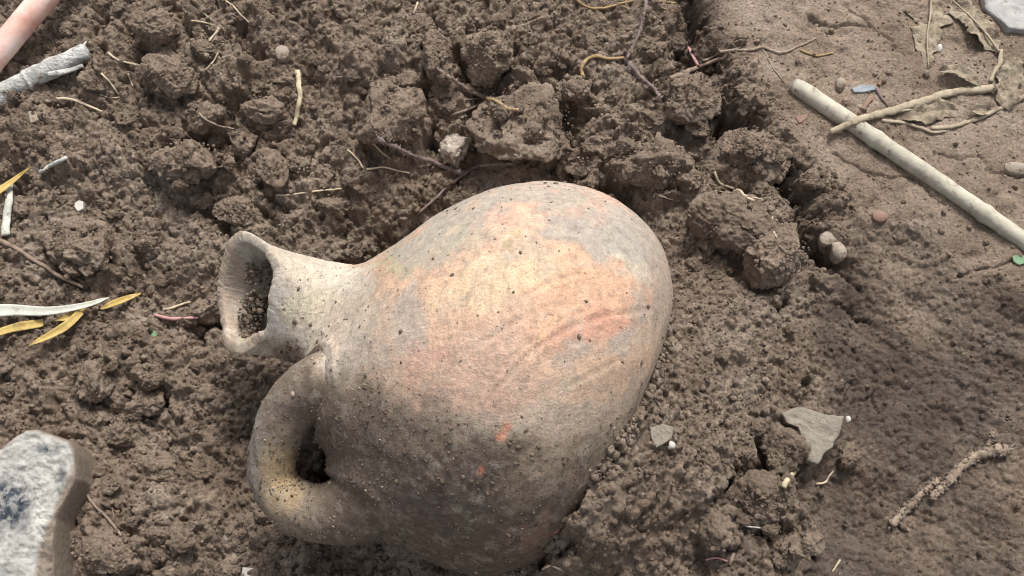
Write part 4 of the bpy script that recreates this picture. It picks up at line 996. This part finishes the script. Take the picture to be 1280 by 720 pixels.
strand('quill', [([(50, 216), (60, 208), (72, 202), (84, 197)], 3.2, 3.6)], M_BARK, 'hollow bluish white quill lying on the soil', 'quill', flat=.8, rough=.06)
strand('root', [([(70, 420), (73, 426)], 1, .6)], M_ROOTW, 'pale speck of rootlet under the broad yellow blade', 'root')

lf, p_ = blade('dead_leaf', [(1163, -8), (1162, 20), (1158, 48), (1160, 84)], 24, M_LEAFD, 'shrivelled grey leaf pressed flat into the trodden earth', 'leaf', .0012, ([0, .12, .35, .55, .8, 1], [.3, .55, 1, .8, .55, .1]), .12, wav=.004, m=15, n=48, tooth=.5)
V, F = tube(p_ + np.array([0, 0, .001]), np.linspace(1.8, .7, len(p_)) * PXG, 6); obj('midrib', mesh_np('midrib', V - np.array(lf.location), F), M_STEM, lf)
lf, p_ = blade('dead_leaf', [(1190, 2), (1212, 22), (1232, 44), (1248, 66)], 20, M_LEAFD, 'crumpled grey leaf hanging on the drooping dead stem', 'leaf', .0016, ([0, .15, .5, .8, 1], [.4, .8, 1, .8, .15]), .2, wav=.005, m=13, n=44, tooth=.45)
V, F = tube(p_ + np.array([0, 0, .001]), np.linspace(1.0, 2.2, len(p_)) * PXG, 6); obj('midrib', mesh_np('midrib', V - np.array(lf.location), F), M_STEM, lf)
strand('plant_stem', [([(1250, 62), (1250, 78), (1244, 88), (1238, 102)], 3.4, 3.0)], M_STEM, 'short drooping dead stem below the crumpled grey leaf', 'stem', flat=.6)
blade('dead_leaf', [(1174, 88), (1196, 90), (1212, 98), (1228, 108)], 10, M_LEAFD, 'narrow curled dead leaf beside the fork of the dead stem', 'leaf', .002, fold=.7, wav=.003, m=11, tooth=.3)
blade('dead_leaf', [(1268, 74), (1262, 96), (1258, 120), (1262, 140)], 16, M_LEAFD, 'ragged dead leaf at the thick end of the dead stem', 'leaf', .002, fold=.5, wav=.005, m=11, tooth=.4)
blade('dead_leaf', [(1128, 146), (1152, 142), (1176, 138), (1204, 138)], 17, M_LEAFD, 'curled dead leaf under the fork of the dead stem', 'leaf', .0014, fold=.3, wav=.004, m=13, tooth=.35)
blade('dead_leaf', [(1214, 140), (1228, 138), (1240, 136)], 8, M_LEAFD, 'small curled dead leaf between the dead stem branches', 'leaf', .002, fold=.6, wav=.003, m=11)
splat_r = rpath; 
for p in rpath[::2]: splat((p[0], p[1], p[2]), np.array([13, 13, 13]) * PXG * 1.1)
strand('plant_stem', [([(1038, 164), (1064, 154), (1086, 145), (1118, 138), (1150, 128), (1190, 116), (1240, 110)], 4.4, 6.2), ([(1102, 150), (1130, 154), (1152, 160), (1166, 166), (1182, 164)], 2.4, 2.2),
       ([(1164, 160), (1190, 158), (1218, 150), (1248, 136), (1290, 116)], 2.6, 3.2), ([(1118, 139), (1150, 136), (1188, 132)], 2.0, 1.4)], M_STEM, 'flat forked dead stem lying across the reed', 'stem', sides=10, flat=.7, lift=.3)

# slabs, sherds, stones: outlines in the photo, with real thickness
def slab(name, poly, thick, mat, label, cat, top=.0008, seed=1, tilt=(0, 0), nrad=14, nth=84, side_in=.9, extra=None, lift=0.4, group=None, dome=.0, parent=None, wob=.05):
    poly = np.array(poly, float)
    if dome > 0: poly = catmull(np.vstack([poly[-2:], poly, poly[:3]]), 9 * (len(poly) + 4) + 1)[18:18 + 9 * len(poly)]
    c2 = poly.mean(0); P0_ = hit(np.array([c2[0]]), np.array([c2[1]]))[0]
    zt = P0_[2] + thick * lift
    W_ = at_z(poly[:, 0], poly[:, 1], np.full(len(poly), zt)); c = W_.mean(0)
    seg = np.vstack([W_, W_[:1]]); L = np.concatenate([[0], np.cumsum(np.linalg.norm(np.diff(seg, axis=0), axis=1))])
    tq = np.linspace(0, L[-1], nth, endpoint=False); out = np.stack([np.interp(tq, L, seg[:, k_]) for k_ in range(3)], -1)
    r_ = np.linalg.norm(out - c, axis=1).mean(); out = out + (out - c) * (wob * fbm(out * 260, 3, seed))[:, None]
    rows_ = [c + (out - c) * f_ for f_ in np.linspace(.001, .95, nrad)]
    nt_ = len(rows_); rows_ += [c + (out - c) * s_ + np.array([0, 0, -thick * d_]) for s_, d_ in ((.985, .03), (1.0, .10), (1.01, .2), (1.02, .32), (1.0, .45), (side_in + .05, .6), (side_in + .04, .75), (side_in, 1.0))]
    Gs = np.array(rows_); rad = np.linspace(0, 1, nt_)
    Gs[:nt_, :, 2] += (dome * (1 - rad ** 2))[:, None]
    Gs[..., 2] += top * fbm(Gs * 130, 4, seed + 2) + top * .5 * fbm(Gs * 420, 3, seed + 3)
    Gs[..., 2] += (Gs[..., 0] - c[0]) * tilt[0] + (Gs[..., 1] - c[1]) * tilt[1]
    Gs[nt_:] += ((Gs[nt_:] - c) * (wob * 1.2 * fbm(Gs[nt_:] * 300, 3, seed + 4))[..., None])
    V = Gs.reshape(-1, 3); k2 = nth
    i_, j_ = np.meshgrid(np.arange(len(Gs) - 1), np.arange(k2), indexing='ij'); F = np.stack([i_ * k2 + j_, i_ * k2 + (j_ + 1) % k2, (i_ + 1) * k2 + (j_ + 1) % k2, (i_ + 1) * k2 + j_], -1).reshape(-1, 4)
    area = ((W_[:, 0] - c[0]) * (np.roll(W_, -1, 0)[:, 1] - c[1]) - (np.roll(W_, -1, 0)[:, 0] - c[0]) * (W_[:, 1] - c[1])).sum()
    if area > 0: F = F[:, ::-1]
    F = F[:, ::-1] if False else F
    at_ = extra(V, nt_, nth) if extra else {'tone': np.full(len(V), .62), 'wet_shade': np.zeros(len(V))}
    me = mesh_np(name, V - c, F[:, ::-1], at_)
    bm = bmesh.new(); bm.from_mesh(me); bmesh.ops.remove_doubles(bm, verts=[v for v in bm.verts if v.co.xy.length < .003 * r_], dist=.006 * r_); bm.to_mesh(me); bm.free()
    return obj(name, me, mat, parent, label=label, cat=cat, group=group, loc=tuple(c))
slab('slab', [(976, 516), (996, 507), (1016, 512), (1030, 518), (1056, 519), (1050, 540), (1042, 558), (1032, 566), (1022, 581), (1008, 576), (1004, 552), (998, 534), (982, 528)], .012, M_SLAB, 'flat grey triangular slab of dried silt', 'slab', .0012, 4)
slab('sherd', [(812, 534), (828, 530), (842, 534), (840, 548), (834, 552), (820, 560), (814, 548)], .005, M_SLAB, 'small flat grey sherd on the granular bank', 'sherd', .0006, 6)
slab('pebble', [(832, 553), (838, 551), (844, 554), (843, 560), (836, 561), (832, 558)], .004, M_WHITE, 'tiny white pebble touching the small grey sherd', 'pebble', .0003, 7, nth=30, nrad=6, dome=.001)
slab('pebble', [(1026, 292), (1036, 289), (1046, 294), (1044, 302), (1034, 306), (1026, 302)], .006, M_PEB, 'cream chip on top of a brown pebble at the crack edge', 'pebble', .0006, 8, nth=36, nrad=7, dome=.001)
slab('pebble', [(1040, 304), (1050, 302), (1058, 310), (1058, 320), (1050, 324), (1042, 316)], .008, M_PEB, 'smooth beige pebble just under the cream chip', 'pebble', .0005, 9, nth=36, nrad=7, dome=.002)
slab('white_chip', [(303, 709), (320, 710), (318, 730), (301, 728)], .004, M_WHITE, 'squarish bright white chip below the jug handle', 'chip', .0003, 10, nth=40, nrad=6)
slab('white_chip', [(93, 254), (98, 250), (104, 252), (104, 261), (97, 264), (93, 259)], .004, M_WHITE, 'small bluish white chip alone on loose soil', 'chip', .0004, 11, nth=30, nrad=6)
slab('white_chip', [(344, 60), (352, 56), (360, 60), (359, 70), (350, 74), (344, 68)], .007, M_PEB, 'little cream pebble uphill of the flat pale straw', 'pebble', .0004, 12, nth=30, nrad=6, dome=.0015)
slab('white_chip', [(34, 140), (44, 137), (48, 150), (38, 154)], .003, M_PEB, 'white scrap under the bleached stick', 'chip', .0003, 13, nth=30, nrad=5)
slab('pebble', [(280, 668), (288, 665), (290, 672), (284, 678), (279, 675)], .004, M_PEB, 'small beige pebble below the jug handle', 'pebble', .0004, 14, nth=30, nrad=6, dome=.001)
slab('blue_scrap', [(1065, 110), (1078, 106), (1094, 107), (1095, 112), (1080, 115), (1067, 115)], .003, M_BLUE, 'shiny pale blue scrap beside the reed', 'scrap', .0002, 15, nth=40, nrad=6)
strand('scrap', [([(1096, 112), (1102, 122), (1110, 132)], 2.4, 1.6)], M_ROOTP, 'dark bent scrap next to the blue one', 'scrap')
strand('dead_petiole', [([(1090, 122), (1082, 132), (1074, 142)], 4.0, 2.5), ([(1098, 106), (1104, 100)], 3, 2)], M_RED, 'rust red leaf scrap between the blue scrap and the reed', 'leaf', flat=.5)
slab('red_scrap', [(994, 146), (1004, 143), (1012, 140), (1008, 148), (1000, 154)], .002, M_RED, 'small red scrap beside the reed end', 'scrap', .0003, 16, nth=30, nrad=5)
slab('pebble', [(1092, 266), (1100, 263), (1109, 266), (1110, 273), (1102, 277), (1093, 274)], .005, M_RED, 'rust red pebble sunk in the trodden earth', 'pebble', .0004, 17, nth=30, nrad=6, dome=.0012)
slab('pebble', [(1046, 99), (1053, 97), (1058, 102), (1055, 109), (1047, 108)], .006, M_PEB, 'beige pebble near the blue scrap', 'pebble', .0004, 18, nth=30, nrad=6, dome=.0015)
slab('pebble', [(1172, 56), (1177, 55), (1178, 62), (1173, 64)], .004, M_WHITE, 'tiny white pebble beside the shrivelled flat leaf', 'pebble', .0003, 19, nth=24, nrad=5, dome=.001)
slab('pebble', [(1256, 206), (1270, 202), (1284, 206), (1282, 216), (1264, 216)], .006, M_PEB, 'grey pebble below the dead stem', 'pebble', .0005, 20, nth=36, nrad=6, dome=.0015)
slab('pebble', [(1057, 521), (1062, 520), (1064, 525), (1059, 528)], .003, M_WHITE, 'tiny white grain at the corner of the grey slab', 'pebble', .0002, 21, nth=20, nrad=5, dome=.0008)
slab('stone', [(1222, -40), (1330, -40), (1330, 30), (1285, 38), (1262, 36), (1246, 22), (1232, 6)], .012, M_GSTONE, 'flat light grey stone next to the dead leaves', 'stone', .001, 22, nth=90, nrad=12)
slab('leaflet', [(1266, 320), (1274, 317), (1284, 320), (1283, 328), (1274, 331), (1267, 327)], .0012, M_GREEN, 'round pale green seedling leaf near the reed', 'leaf', .0003, 23, nth=30, nrad=5)
slab('leaflet', [(188, 416), (192, 412), (196, 417), (195, 424), (189, 424)], .0012, M_GREEN, 'tiny bright green seedling leaf near the pinkish root stub', 'leaf', .0003, 24, nth=24, nrad=5)
o = obj('chalky_lump', clod_mesh('chalky_lump', 555, 5, np.array([27, 26, 20]) * PXG, 12, .14, .09, .6, 0, 1.2, .003), M_LIME, label='whitish crumbly lump at the crossing of the hairy roots', cat='lump')
p = hit(np.array([567.]), np.array([192.]))[0]; o.location = (p[0], p[1], p[2] + .003)

def stone_attr(V, nt_, nth):
    px, py, _ = project(V); n_ = 10 * fbm(V * 90, 4, 3); b1 = np.clip(1.2 - np.hypot((px - 8 + n_) / 36, (py - 632 + n_) / 36), 0, 1)
    b1 = np.maximum(b1, .6 * np.clip(1.1 - np.hypot((px - 62 + n_) / 26, (py - 562) / 9), 0, 1)); b1 = np.maximum(b1, .5 * np.clip(1.1 - np.hypot((px - 80 + n_) / 9, (py - 600) / 24), 0, 1))
    row = np.repeat(np.arange(len(V) // nth), nth); b1 = np.clip(b1 * 1.7, 0, 1); mud = np.clip((row - nt_ + 1.5) / 2.0, 0, 1) * .9
    edge = np.clip((px - np.interp(py, [540, 600, 660, 720], [104, 80, 52, 38])) / 8 + .3 * fbm(V * 200, 3, 6), 0, 1) * .85
    return {'col': np.repeat(b1[:, None], 3, 1), 'mud': np.maximum(mud, edge)}
slab('stone', [(-50, 572), (-2, 560), (30, 536), (44, 536), (86, 550), (92, 566), (94, 598), (80, 626), (70, 648), (66, 690), (66, 740), (56, 770), (-50, 770)], .030, M_STONE,
     'big mottled white and blue-grey stone with a muddy brown edge', 'stone', .0022, 25, nth=240, nrad=80, wob=.008, extra=stone_attr, lift=.5, side_in=.95)
